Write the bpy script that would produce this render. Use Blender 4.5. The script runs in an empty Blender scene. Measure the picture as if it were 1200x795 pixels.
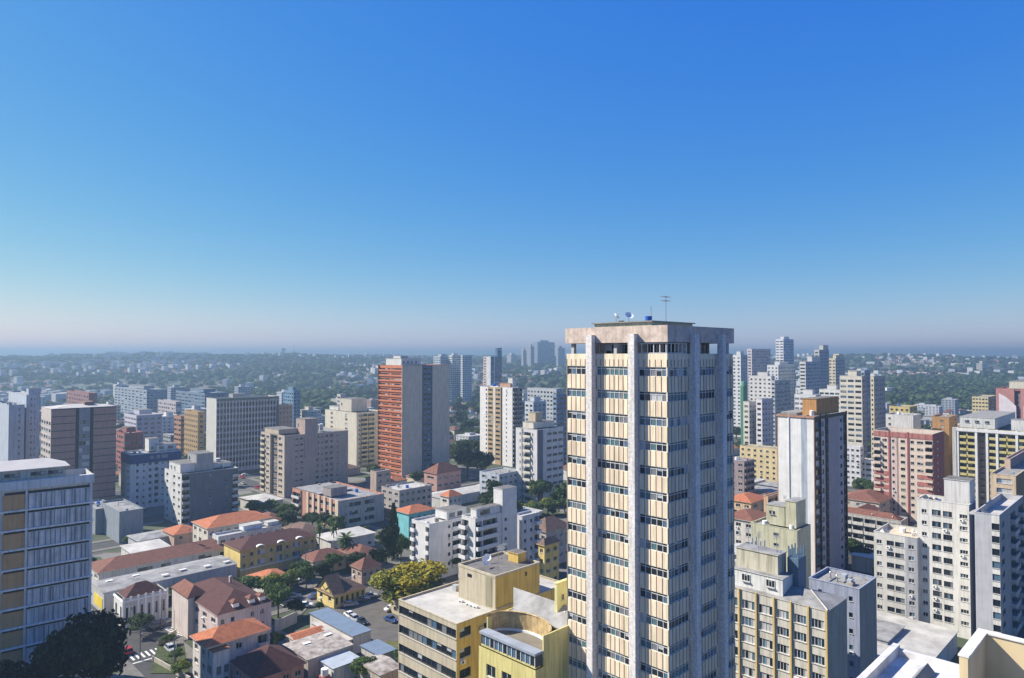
import bpy, math, random
from mathutils import Vector, Matrix
R = random.Random(7)
D2R = math.radians
scn = bpy.context.scene
col = scn.collection

# ------------------------------------------------------------------ camera
F, CX, CY, HOR, H = 800.0, 600.0, 397.5, 416.0, 72.0      # focal length in photo pixels, centre, horizon row, eye height
TILT = math.atan((HOR - CY) / F)
cam_data = bpy.data.cameras.new('camera')
cam_data.sensor_width = 36.0
cam_data.lens = 36.0 * F / 1200.0
cam_data.clip_start = 0.5
cam_data.clip_end = 60000.0
cam = bpy.data.objects.new('camera', cam_data)
col.objects.link(cam)
cam.location = (0, 0, H)
cam.rotation_euler = (math.pi / 2 + TILT, 0, 0)
scn.camera = cam

# ------------------------------------------------------------------ world and sun
SUN_EL = D2R(39.0)
SUN_AZ = math.atan2(-0.974, 0.225)
world = bpy.data.worlds.new('World')
scn.world = world
world.use_nodes = True
wn = world.node_tree
for n in list(wn.nodes): wn.nodes.remove(n)
wo = wn.nodes.new('ShaderNodeOutputWorld')
wb = wn.nodes.new('ShaderNodeBackground'); wb.inputs['Strength'].default_value = 0.094
sky = wn.nodes.new('ShaderNodeTexSky'); sky.sky_type = 'NISHITA'
sky.sun_disc = False; sky.sun_elevation = SUN_EL; sky.sun_rotation = SUN_AZ
sky.altitude = 900.0; sky.air_density = 1.0; sky.dust_density = 0.5; sky.ozone_density = 3.5
hs = wn.nodes.new('ShaderNodeHueSaturation'); hs.inputs['Saturation'].default_value = 1.2
tn = wn.nodes.new('ShaderNodeMix'); tn.data_type = 'RGBA'; tn.blend_type = 'MULTIPLY'; tn.inputs['Factor'].default_value = 1.0; tn.inputs['B'].default_value = (0.80, 1.0, 1.28, 1)
wn.links.new(sky.outputs['Color'], hs.inputs['Color'])
wn.links.new(hs.outputs['Color'], tn.inputs['A']); 
sp = wn.nodes.new('ShaderNodeSeparateColor'); cb = wn.nodes.new('ShaderNodeCombineColor')
wn.links.new(tn.outputs['Result'], sp.inputs['Color'])
for ch, pw, am in (('Red', 1.20, 0.57), ('Green', 0.77, 0.855), ('Blue', 0.12, 3.25)):     # camera-like response of the clear winter sky
    pn = wn.nodes.new('ShaderNodeMath'); pn.operation = 'POWER'; pn.inputs[1].default_value = pw
    mn = wn.nodes.new('ShaderNodeMath'); mn.operation = 'MULTIPLY'; mn.inputs[1].default_value = am
    wn.links.new(sp.outputs[ch], pn.inputs[0]); wn.links.new(pn.outputs[0], mn.inputs[0]); wn.links.new(mn.outputs[0], cb.inputs[ch])
wn.links.new(cb.outputs['Color'], wb.inputs['Color'])
wn.links.new(wb.outputs['Background'], wo.inputs['Surface'])
sl = bpy.data.lights.new('sun', 'SUN'); sl.energy = 5.0; sl.angle = D2R(0.5); sl.color = (1.0, 0.93, 0.81)
so = bpy.data.objects.new('sun', sl); col.objects.link(so)
sd = Vector((math.sin(SUN_AZ) * math.cos(SUN_EL), math.cos(SUN_AZ) * math.cos(SUN_EL), math.sin(SUN_EL)))
so.rotation_euler = (-sd).to_track_quat('-Z', 'Y').to_euler()
so.location = (0, 0, 300)
vs = scn.view_settings
vs.view_transform = 'Standard'; vs.look = 'None'; vs.gamma = 1.0; vs.use_curve_mapping = False
vs.exposure = 1.0
cy = scn.cycles
cy.max_bounces = 6; cy.diffuse_bounces = 4; cy.glossy_bounces = 2; cy.transmission_bounces = 2; cy.volume_bounces = 1
cy.use_denoising = True
cy.caustics_reflective = False; cy.caustics_refractive = False
cy.sample_clamp_indirect = 4.0

# ------------------------------------------------------------------ pixel <-> world
ct, st_ = math.cos(TILT), math.sin(TILT)
def ray(x, y):
    xx, yy = x - CX, CY - y
    Yd = F * ct - yy * st_
    return xx / Yd, (F * st_ + yy * ct) / Yd            # X/Y and (Z-H)/Y
def at(x, y, Y):
    u, w = ray(x, y); return Vector((u * Y, Y, H + w * Y))
def gnd(x, y, z=0.0):
    u, w = ray(x, y); Y = (z - H) / w
    return Vector((u * Y, Y, z))
def proj(p):
    X, Y, Z = p[0], p[1], p[2] - H
    dpt = Y * ct + Z * st_; up = -Y * st_ + Z * ct
    return CX + F * X / dpt, CY - F * up / dpt

# ------------------------------------------------------------------ materials
MATS = {}
def mat(name, c, rough=0.85, var=0.12, streak=0.0, scale=0.5, metal=0.0, c2=None, spec=0.3):
    if name in MATS: return MATS[name]
    m = bpy.data.materials.new(name); m.use_nodes = True
    nt = m.node_tree; bs = nt.nodes['Principled BSDF']
    bs.inputs['Roughness'].default_value = rough
    bs.inputs['Metallic'].default_value = metal
    bs.inputs['Specular IOR Level'].default_value = spec
    if var <= 0:
        bs.inputs['Base Color'].default_value = (*c, 1)
    else:
        geo = nt.nodes.new('ShaderNodeNewGeometry')
        nz = nt.nodes.new('ShaderNodeTexNoise'); nz.inputs['Scale'].default_value = scale; nz.inputs['Detail'].default_value = 6
        nz.inputs['Roughness'].default_value = 0.65
        nt.links.new(geo.outputs['Position'], nz.inputs['Vector'])
        rp = nt.nodes.new('ShaderNodeValToRGB')
        d = c2 if c2 else tuple(v * (1 - 2.2 * var) for v in c)
        rp.color_ramp.elements[0].position = 0.33; rp.color_ramp.elements[0].color = (*d, 1)
        rp.color_ramp.elements[1].position = 0.62; rp.color_ramp.elements[1].color = (*c, 1)
        nt.links.new(nz.outputs['Fac'], rp.inputs['Fac'])
        out = rp.outputs['Color']
        if streak > 0:
            mp = nt.nodes.new('ShaderNodeMapping'); mp.inputs['Scale'].default_value = (1.6, 1.6, 0.10)
            n2 = nt.nodes.new('ShaderNodeTexNoise'); n2.inputs['Scale'].default_value = 1.3; n2.inputs['Detail'].default_value = 5
            nt.links.new(geo.outputs['Position'], mp.inputs['Vector']); nt.links.new(mp.outputs['Vector'], n2.inputs['Vector'])
            r2 = nt.nodes.new('ShaderNodeValToRGB')
            r2.color_ramp.elements[0].position = 0.36; k = 1 - streak
            r2.color_ramp.elements[0].color = (k, k, k * 0.97, 1)
            r2.color_ramp.elements[1].position = 0.55; r2.color_ramp.elements[1].color = (1, 1, 1, 1)
            nt.links.new(n2.outputs['Fac'], r2.inputs['Fac'])
            mx = nt.nodes.new('ShaderNodeMix'); mx.data_type = 'RGBA'; mx.blend_type = 'MULTIPLY'; mx.inputs['Factor'].default_value = 1.0
            nt.links.new(out, mx.inputs['A']); nt.links.new(r2.outputs['Color'], mx.inputs['B'])
            out = mx.outputs['Result']
        nt.links.new(out, bs.inputs['Base Color'])
    MATS[name] = m
    return m

def wall(c, streak=0.25, var=0.06):                       # plastered or painted wall of a given colour
    n = 'wall_%02d_%02d_%02d' % tuple(int(v * 99) for v in c) + ('' if streak == 0.25 else '_%d' % int(streak * 100))
    return mat(n, c, 0.9, var, streak, 0.35)
WHITE = (0.62, 0.61, 0.58); CREAM = (0.56, 0.50, 0.36); PINK = (0.50, 0.35, 0.30); BEIGE = (0.46, 0.39, 0.30); YEL = (0.62, 0.49, 0.17)
GREY = (0.34, 0.34, 0.34); LGREY = (0.50, 0.50, 0.49); BLUEG = (0.36, 0.42, 0.50); BROWN = (0.26, 0.16, 0.12); SALM = (0.46, 0.22, 0.16)
M_GL = mat('glass_dark', (0.012, 0.018, 0.026), 0.12, 0, spec=0.6)
M_GB = mat('glass_blue', (0.07, 0.13, 0.19), 0.15, 0, spec=0.7)
M_GT = mat('glass_teal', (0.07, 0.14, 0.155), 0.2, 0, spec=0.6)
M_CU = mat('curtain_behind_glass', (0.40, 0.41, 0.41), 0.35, 0, spec=0.5)
M_CD = mat('drawn_blind', (0.15, 0.16, 0.17), 0.4, 0, spec=0.5)
M_FRW = mat('white_frame', (0.55, 0.55, 0.53), 0.5, 0)
M_FRD = mat('dark_frame', (0.06, 0.06, 0.06), 0.5, 0)
M_FRA = mat('aluminium_frame', (0.35, 0.37, 0.38), 0.45, 0)
M_SILL = mat('stone_sill', (0.40, 0.39, 0.37), 0.8, 0)
M_SHADE = mat('painted_recess_shade', (0.03, 0.03, 0.035), 0.9, 0)  # near-black colour painted where recesses and slits lie in shade
M_CONC = mat('concrete', (0.30, 0.29, 0.27), 0.95, 0.14, 0.35, 0.8)
M_ROOFG = mat('grey_roof_sheet', (0.30, 0.295, 0.285), 0.85, 0.22, 0.0, 0.35)
M_ROOFL = mat('pale_roof_membrane', (0.47, 0.45, 0.41), 0.85, 0.16, 0.0, 0.25)
M_ROOFD = mat('weathered_roof_slab', (0.17, 0.16, 0.15), 0.95, 0.2, 0.0, 0.5)
def tile(name, c, sc=5.0):
    if name in MATS: return MATS[name]
    m = mat(name, c, 0.9, 0.16, 0.0, 0.9)
    nt = m.node_tree; bs = nt.nodes['Principled BSDF']
    tc = nt.nodes.new('ShaderNodeTexCoord')
    wv = nt.nodes.new('ShaderNodeTexNoise'); wv.inputs['Scale'].default_value = sc; wv.inputs['Detail'].default_value = 3
    w2 = nt.nodes.new('ShaderNodeTexWave'); w2.bands_direction = 'Z'; w2.inputs['Scale'].default_value = 1.9; w2.inputs['Distortion'].default_value = 1.2; nt.links.new(tc.outputs['Object'], w2.inputs['Vector'])
    n3 = nt.nodes.new('ShaderNodeTexNoise'); n3.inputs['Scale'].default_value = 2.2; n3.inputs['Detail'].default_value = 4; nt.links.new(tc.outputs['Object'], n3.inputs['Vector'])
    mm = nt.nodes.new('ShaderNodeMath'); mm.operation = 'MULTIPLY_ADD'; mm.inputs[1].default_value = .30; mm.inputs[2].default_value = .62; nt.links.new(w2.outputs['Fac'], mm.inputs[0])
    m4 = nt.nodes.new('ShaderNodeMath'); m4.operation = 'MULTIPLY_ADD'; m4.inputs[1].default_value = .55; nt.links.new(n3.outputs['Fac'], m4.inputs[0]); nt.links.new(mm.outputs[0], m4.inputs[2])
    mxx = nt.nodes.new('ShaderNodeVectorMath'); mxx.operation = 'SCALE'; _l = bs.inputs['Base Color'].links[0]; nt.links.new(_l.from_socket, mxx.inputs[0]); nt.links.new(m4.outputs[0], mxx.inputs['Scale']); nt.links.new(mxx.outputs[0], bs.inputs['Base Color'])
    nt.links.new(tc.outputs['Object'], wv.inputs['Vector'])
    bp = nt.nodes.new('ShaderNodeBump'); bp.inputs['Strength'].default_value = 0.7; bp.inputs['Distance'].default_value = 0.15
    nt.links.new(wv.outputs['Fac'], bp.inputs['Height']); nt.links.new(bp.outputs['Normal'], bs.inputs['Normal'])
    return m
T_OR = tile('terracotta_tiles', (0.42, 0.145, 0.068)); T_RD = tile('old_red_tiles', (0.18, 0.078, 0.055))
T_MA = tile('dark_maroon_tiles', (0.085, 0.035, 0.032)); T_BR = tile('brown_tiles', (0.16, 0.10, 0.075))
M_LF = [mat('leaves_dark', (0.032, 0.060, 0.018), 0.8, 0.15, 0, 0.8), mat('leaves_mid', (0.080, 0.135, 0.032), 0.8, 0.15, 0, 0.8),
        mat('leaves_light', (0.13, 0.19, 0.042), 0.8, 0.15, 0, 0.8), mat('leaves_yellow', (0.42, 0.33, 0.02), 0.8, 0.15, 0, 0.8),
        mat('leaves_gold', (0.25, 0.25, 0.025), 0.8, 0.15, 0, 0.8), mat('leaves_black_green', (0.010, 0.018, 0.010), 0.85, 0.1, 0, 0.8)]
for _m in M_LF:
    _nt = _m.node_tree; _b = _nt.nodes['Principled BSDF']; _o = _nt.nodes['Material Output']
    _t = _nt.nodes.new('ShaderNodeBsdfTranslucent'); _x = _nt.nodes.new('ShaderNodeMixShader'); _x.inputs[0].default_value = 0.3
    _nt.links.new(_b.inputs['Base Color'].links[0].from_socket, _t.inputs['Color'])
    _nt.links.new(_b.outputs[0], _x.inputs[1]); _nt.links.new(_t.outputs[0], _x.inputs[2]); _nt.links.new(_x.outputs[0], _o.inputs['Surface'])
M_BARK = mat('bark', (0.10, 0.075, 0.05), 0.95, 0.2, 0, 3)
M_MET = mat('galvanised_metal', (0.34, 0.35, 0.36), 0.45, 0, metal=0.6)
M_TANK = mat('blue_plastic_tank', (0.03, 0.12, 0.45), 0.5, 0)
M_WHT = mat('white_paint', (0.75, 0.75, 0.73), 0.5, 0)

# ------------------------------------------------------------------ mesh builder
class MB:
    def __init__(s): s.v, s.f, s.m, s.mats = [], [], [], []
    def mi(s, m):
        if m not in s.mats: s.mats.append(m)
        return s.mats.index(m)
    def quad(s, pts, m):
        k = len(s.v); s.v.extend(tuple(p) for p in pts); s.f.append(tuple(range(k, k + len(pts)))); s.m.append(s.mi(m))
    def box(s, x0, y0, z0, x1, y1, z1, m, top=None):
        k = len(s.v); mi = s.mi(m); mt = s.mi(top) if top else mi
        s.v += [(x0,y0,z0),(x1,y0,z0),(x1,y1,z0),(x0,y1,z0),(x0,y0,z1),(x1,y0,z1),(x1,y1,z1),(x0,y1,z1)]
        for f, q in (((0,3,2,1),mi),((4,5,6,7),mt),((0,1,5,4),mi),((1,2,6,5),mi),((2,3,7,6),mi),((3,0,4,7),mi)):
            s.f.append(tuple(k + i for i in f)); s.m.append(q)
        return s
    def cyl(s, x, y, z0, z1, r0, r1, m, n=10, cap=True):
        k = len(s.v); mi = s.mi(m)
        for z, r in ((z0, r0), (z1, r1)):
            for i in range(n):
                a = 2 * math.pi * i / n; s.v.append((x + r * math.cos(a), y + r * math.sin(a), z))
        for i in range(n):
            j = (i + 1) % n; s.f.append((k + i, k + j, k + n + j, k + n + i)); s.m.append(mi)
        if cap: s.f.append(tuple(k + n + i for i in range(n))); s.m.append(mi)
        return s
    def tube(s, p, q, r0, m, r1=None, n=6):
        p, q = Vector(p), Vector(q); r1 = r0 if r1 is None else r1
        d = (q - p).normalized(); a = d.orthogonal().normalized(); b = d.cross(a)
        k = len(s.v); mi = s.mi(m)
        for c, r in ((p, r0), (q, r1)):
            for i in range(n):
                t = 2 * math.pi * i / n; s.v.append(tuple(c + a * (r * math.cos(t)) + b * (r * math.sin(t))))
        for i in range(n):
            j = (i + 1) % n; s.f.append((k + i, k + j, k + n + j, k + n + i)); s.m.append(mi)
        s.f.append(tuple(k + n + i for i in range(n))); s.m.append(mi)
        s.f.append(tuple(k + n - 1 - i for i in range(n))); s.m.append(mi)
        return s
    def mesh(s, name):
        me = bpy.data.meshes.new(name); me.from_pydata(s.v, [], s.f)
        for m in s.mats: me.materials.append(m)
        if len(s.mats) > 1: me.polygons.foreach_set('material_index', s.m)
        me.update(); return me
    def build(s, name, parent=None, loc=(0,0,0), rz=0.0, smooth=False):
        me = s.mesh(name)
        if smooth: me.polygons.foreach_set('use_smooth', [True] * len(me.polygons))
        return link(name, me, parent, loc, rz)
def link(name, me, parent=None, loc=(0,0,0), rz=0.0):
    o = bpy.data.objects.new(name, me); col.objects.link(o); o.location = loc; o.rotation_euler = (0, 0, rz)
    if parent: o.parent = parent
    return o
def tag(o, label, cat, group=None, kind=None):
    if label: o['label'] = label
    if cat: o['category'] = cat
    if group: o['group'] = group
    if kind: o['kind'] = kind
    return o
def thing(name, label, cat, loc, rz=0.0, group=None):
    o = bpy.data.objects.new(name, None); o.empty_display_size = 1.0; col.objects.link(o)
    o.location = loc; o.rotation_euler = (0, 0, rz)
    return tag(o, label, cat, group)
def copy_tree(o, parent=None, kids=None):
    c = o.copy(); col.objects.link(c); c.parent = parent
    for ch in (kids[o.name] if kids and o.name in kids else list(o.children)): copy_tree(ch, c, kids)
    return c

# ------------------------------------------------------------------ windows
WIN = {}
def win_mesh(w, h, n, style, variant, seed):
    """window unit in its own frame: x right, z up, -y outward, origin at the lower left of the opening; returns (frame mesh, pane mesh)"""
    key = (round(w, 2), round(h, 2), n, style, variant)
    if key in WIN: return WIN[key]
    rr = random.Random(hash((round(w,2), round(h,2), n, variant)) if False else int(w * 100) * 7 + int(h * 100) * 3 + n * 11 + variant * 101)
    fr = {'w': M_FRW, 'd': M_FRD, 'a': M_FRA}.get(style[0], M_FRW)
    f, g = MB(), MB()
    t = 0.07 if w > 0.8 else 0.05
    f.box(0, -0.03, 0, w, 0.05, t, fr); f.box(0, -0.03, h - t, w, 0.05, h, fr)
    f.box(0, -0.03, t, t, 0.05, h - t, fr); f.box(w - t, -0.03, t, w, 0.05, h - t, fr)
    for i in range(1, n):
        x = w * i / n; f.box(x - t / 2, -0.025, t, x + t / 2, 0.05, h - t, fr)
    if 't' in style: f.box(t, -0.022, h * 0.70, w - t, 0.05, h * 0.70 + 0.08, fr)
    if 'x' not in style: f.box(-0.05, -0.30, -0.09, w + 0.05, 0.02, -0.004, M_SILL)
    for i in range(n):
        x0, x1 = w * i / n + 0.01, w * (i + 1) / n - 0.01
        q = rr.random()
        if 'l' in style: m = M_CU if q < 0.45 else (M_GL if q < 0.7 else M_GB)
        elif 'b' in style: m = M_GT if q < 0.45 else (M_GB if q < 0.7 else (M_CD if q < 0.85 else (M_CU if q < .92 else M_GL)))
        else: m = M_GL if q < 0.62 else (M_CD if q < 0.78 else (M_CU if q < 0.9 else M_GB))
        if variant == 3 and 'l' not in style: m = M_GL
        if variant == 4: m = M_CU if q < 0.6 else (M_CD if q < .8 else m)
        if variant in (6, 9) and 'b' in style: m = rr.choice((M_CU, M_CD, M_GL, M_GT, M_CU))
        if variant in (7, 10) and 'b' in style: m = rr.choice((M_GL, M_GL, M_GB, M_CD))
        if variant == 5 and n > 3 and 'b' in style: m = M_GB if q < 0.5 else (M_CU if q < .7 else m)
        split = h * (0.35 + 0.5 * rr.random()) if q > 0.5 and h > 1.0 else 0
        if split and m is M_CU:
            g.quad([(x0, 0.03, 0.02), (x1, 0.03, 0.02), (x1, 0.03, split), (x0, 0.03, split)], M_GL)
            g.quad([(x0, 0.03, split), (x1, 0.03, split), (x1, 0.03, h - 0.02), (x0, 0.03, h - 0.02)], m)
        else: g.quad([(x0, 0.03, 0.02), (x1, 0.03, 0.02), (x1, 0.03, h - 0.02), (x0, 0.03, h - 0.02)], m)
    WIN[key] = (f, g, {})
    return WIN[key]
def merge(dst, src, fn):
    k = len(dst.v); dst.v.extend(tuple(fn(p)) for p in src.v)
    for f, m in zip(src.f, src.m): dst.f.append(tuple(k + i for i in f)); dst.m.append(dst.mi(src.mats[m]))

# ------------------------------------------------------------------ buildings
HERO = []        # (label, px0, py0, px1, py1, Y) and footprints, for spacing what is scattered
FOOT = []        # footprints as (origin X, Y, rotation, W, D)
class Bld: pass

def face_fn(side, W, D):
    if side == 'R': return (lambda u, v, n: (u, -n, v)), 0.0, W
    if side == 'L': return (lambda u, v, n: (-n, D - u, v)), -math.pi / 2, D
    if side == 'E': return (lambda u, v, n: (W + n, u, v)), math.pi / 2, D
    return (lambda u, v, n: (W - u, D + n, v)), math.pi, W

def facade(b, side, bays, fh, top, base=0.0, wm=None, detail=True, origin=(0, 0), dims=None, ztop=None, parapet=0.6):
    """Wall of one side with recessed openings. bays: list of tuples
       ('x', wt[, mat]) blank | ('w', wt, frac, h, panes, style[, sill]) window | ('b', wt, depth, style) balcony | ('p', wt, proj[, mat]) pier
       ('g', wt) full-height glass strip | ('s', wt, mat) recessed dark strip"""
    W, D = dims if dims else (b.W, b.D)
    P0, rz, U = face_fn(side, W, D)
    ox, oy = origin
    P = lambda u, v, n=0.0: (P0(u, v, n)[0] + ox, P0(u, v, n)[1] + oy, v)
    wm = wm or b.wallm
    ztop = ztop if ztop is not None else top
    nfl = max(1, int((ztop - base - parapet) / fh + 0.02))
    fl0 = ztop - parapet - nfl * fh                      # lower part below first full floor is blank wall
    wl = b.wmb
    tot = float(sum(x[1] for x in bays)); u = 0.0
    for bay in bays:
        bw = U * bay[1] / tot; k = bay[0]; u0, u1 = u, u + bw; u = u1
        def rect(a0, a1, z0, z1, n=0.0, m=wm):
            if a1 - a0 > 1e-4 and z1 - z0 > 1e-4: wl.quad([P(a0, z0, n), P(a1, z0, n), P(a1, z1, n), P(a0, z1, n)], m)
        if k == 'x':
            rect(u0, u1, base, ztop, 0.0, bay[2] if len(bay) > 2 else wm); continue
        if k == 'p':
            pr = bay[2]; m = bay[3] if len(bay) > 3 else wm
            rect(u0, u1, base, ztop)
            q = MB(); kk = [P(u0, base, 0.002), P(u1, base, 0.002), P(u1, base, pr), P(u0, base, pr)]
            zt = ztop + 0.15
            lo = [(p[0], p[1], base) for p in kk]; hi = [(p[0], p[1], zt) for p in kk]
            q.quad([lo[3], lo[2], hi[2], hi[3]], m); q.quad([lo[0], lo[3], hi[3], hi[0]], m); q.quad([lo[2], lo[1], hi[1], hi[2]], m); q.quad([hi[3], hi[2], hi[1], hi[0]], m)
            if detail: q.build('pilaster', b.root)
            else: merge(wl, q, lambda p: p)
            continue
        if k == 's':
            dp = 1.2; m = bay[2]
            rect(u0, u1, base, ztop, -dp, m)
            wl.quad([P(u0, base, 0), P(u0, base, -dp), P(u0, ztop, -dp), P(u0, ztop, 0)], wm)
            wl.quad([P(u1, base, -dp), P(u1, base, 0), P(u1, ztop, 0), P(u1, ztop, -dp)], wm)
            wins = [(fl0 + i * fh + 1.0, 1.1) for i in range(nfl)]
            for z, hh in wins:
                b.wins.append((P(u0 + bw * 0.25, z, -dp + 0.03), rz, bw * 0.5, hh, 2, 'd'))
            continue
        if k == 'w':
            frac, hh, npn, sty = bay[2], bay[3], bay[4], bay[5]; sill = bay[6] if len(bay) > 6 else (0.95 if hh < 1.7 else 0.5)
            wm2 = bay[7] if len(bay) > 7 else wm
            a0 = u0 + bw * (1 - frac) / 2; a1 = u1 - bw * (1 - frac) / 2
            rect(u0, a0, base, ztop, 0, wm2); rect(a1, u1, base, ztop, 0, wm2)
            z = base; rc = 0.22
            for i in range(nfl):
                z0 = fl0 + i * fh + sill; z1 = z0 + hh
                rect(a0, a1, z, z0, 0, wm2)
                wl.quad([P(a0, z0, 0), P(a0, z0, -rc), P(a0, z1, -rc), P(a0, z1, 0)], wm2)
                wl.quad([P(a1, z0, -rc), P(a1, z0, 0), P(a1, z1, 0), P(a1, z1, -rc)], wm2)
                wl.quad([P(a0, z0, 0), P(a1, z0, 0), P(a1, z0, -rc), P(a0, z0, -rc)], wm2)
                wl.quad([P(a0, z1, -rc), P(a1, z1, -rc), P(a1, z1, 0), P(a0, z1, 0)], wm2)
                b.wins.append((P(a0, z0, -rc + 0.04), rz, a1 - a0, hh, npn, sty)); z = z1
            rect(a0, a1, z, ztop, 0, wm2); continue
        if k == 'b':                                        # balconies: deep dark opening with glass door and a parapet in front
            dep, sty = bay[2], bay[3]; pm = bay[4] if len(bay) > 4 else wm
            a0 = u0 + bw * 0.04; a1 = u1 - bw * 0.04; z = base
            rect(u0, a0, base, ztop); rect(a1, u1, base, ztop); rc = 0.9
            for i in range(nfl):
                z0 = fl0 + i * fh + 0.12; z1 = z0 + 2.35
                rect(a0, a1, z, z0)
                wl.quad([P(a0, z0, 0), P(a0, z0, -rc), P(a0, z1, -rc), P(a0, z1, 0)], wm)
                wl.quad([P(a1, z0, -rc), P(a1, z0, 0), P(a1, z1, 0), P(a1, z1, -rc)], wm)
                wl.quad([P(a0, z0, 0), P(a1, z0, 0), P(a1, z0, -rc), P(a0, z0, -rc)], wm)
                wl.quad([P(a0, z1, -rc), P(a1, z1, -rc), P(a1, z1, 0), P(a0, z1, 0)], wm)
                b.wins.append((P(a0, z0, -rc + 0.04), rz, a1 - a0, 2.35, max(2, int((a1 - a0) / 1.1)), sty))
                b.bals.append((P(a0, z0, 0), rz, a1 - a0, dep, pm)); z = z1
            rect(a0, a1, z, ztop); continue
    b.nfl = nfl; b.fl0 = fl0

BAL = {}
def bal_mesh(w, dep, pm):
    key = (round(w, 2), dep, pm.name)
    if key not in BAL:
        q = MB()
        q.box(0.003, -dep, -0.14, w - 0.003, -0.004, 0.0, pm)
        q.box(0.003, -dep - 0.10, -0.20, w - 0.003, -dep, 0.95, pm)
        q.box(0.003, -dep, 0.0, 0.10, -0.004, 0.95, pm); q.box(w - 0.10, -dep, 0.0, w - 0.003, -0.004, 0.95, pm)
        BAL[key] = q
    return BAL[key]

def flush(b, detail, limit=100, sub=False):
    """turn the collected openings into window and balcony parts"""
    ws = sorted(b.wins, key=lambda w: -w[0][2])
    rest = MB(); rr = random.Random(int(b.W * 100))
    for i, (p, rz, w, h, n, sty) in enumerate(ws):
        var = rr.choice((0, 1, 2, 3, 4, 5, 6, 7, 8, 9, 10, 11)) if w > 2.5 else rr.choice((0, 1, 2, 3))
        f, g, cache = win_mesh(w, h, n, sty, var, 0)
        if detail and i < limit:
            if sub:
                if 'f' not in cache: cache['f'] = f.mesh('window'); cache['g'] = g.mesh('pane')
                o = link('window', cache['f'], b.root, p, rz); link('pane', cache['g'], o)
            else:
                if 'a' not in cache:
                    q = MB(); merge(q, f, lambda t: t); merge(q, g, lambda t: t); cache['a'] = q.mesh('window')
                link('window', cache['a'], b.root, p, rz)
        else:
            c, s = math.cos(rz), math.sin(rz)
            fn = lambda t: (p[0] + c * t[0] - s * t[1], p[1] + s * t[0] + c * t[1], p[2] + t[2])
            if detail: merge(rest, f, fn); merge(rest, g, fn)
            else:
                if w > 0.2: merge(b.wmb, g, fn)
    if rest.v: tag(rest.build('window', b.root), None, None, None, 'stuff')
    if detail:
        na = 0
        for i, (p, rz, w, h, n, sty) in enumerate(ws):
            if na < 14 and i % 1 == 0 and rr.random() < 0.07 and 'x' not in sty and h < 1.6 and w < 3:
                if 'ac' not in WIN:
                    q = MB(); q.box(0, -.42, 0, .8, -.02, .55, M_WHT); q.box(.1, -.43, .08, .52, -.421, .48, M_FRD); WIN['ac'] = q.mesh('air_conditioner')
                c, s = math.cos(rz), math.sin(rz); t = (.1, -.18, -.8)
                link('air_conditioner', WIN['ac'], b.root, (p[0] + c * t[0] - s * t[1], p[1] + s * t[0] + c * t[1], p[2] + t[2]), rz); na += 1
    rest = MB()
    for i, (p, rz, w, dep, pm) in enumerate(sorted(b.bals, key=lambda t: -t[0][2])):
        q = bal_mesh(w, dep, pm)
        if detail and i < limit:
            if not hasattr(q, 'me'): q.me = q.mesh('balcony')
            link('balcony', q.me, b.root, p, rz)
        else:
            c, s = math.cos(rz), math.sin(rz)
            fn = lambda t: (p[0] + c * t[0] - s * t[1], p[1] + s * t[0] + c * t[1], p[2] + t[2])
            merge(rest if detail else b.wmb, q, fn)
    if rest.v: tag(rest.build('balcony', b.root), None, None, None, 'stuff')
    b.wins = []; b.bals = []
    if b.wmb.v: b.wmb.build('wall', b.root); b.wmb = MB()

def place(xc, yc, Y, xl=None, xr=None, b=45.0, W=None, D=None):
    """near vertical edge at pixel column xc with its top at row yc; side edges at columns xl and xr"""
    C = at(xc, yc, Y); bt = D2R(b)
    Ld = (-math.cos(bt), math.sin(bt)); Rd = (math.sin(bt), math.cos(bt))
    def ln(px, d):
        u = ray(px, yc)[0]; return (u * C.y - C.x) / (d[0] - u * d[1])
    if W is None: W = ln(xr, Rd)
    if D is None: D = ln(xl, Ld)
    return C, D2R(90 - b), abs(W), abs(D)

def register(label, root, W, D, h, kind='building'):
    rz = root.rotation_euler[2]; c, s = math.cos(rz), math.sin(rz); X, Y = root.location[0], root.location[1]
    pts = [proj((X + c * a - s * q, Y + s * a + c * q, z)) for a in (0, W) for q in (0, D) for z in (root.location[2], root.location[2] + h)]
    xs = [p[0] for p in pts]; ys = [p[1] for p in pts]
    HERO.append((label, min(xs), min(ys), max(xs), max(ys), Y, root.location[2] + h))
    FOOT.append((X, Y, rz, W, D))

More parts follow.
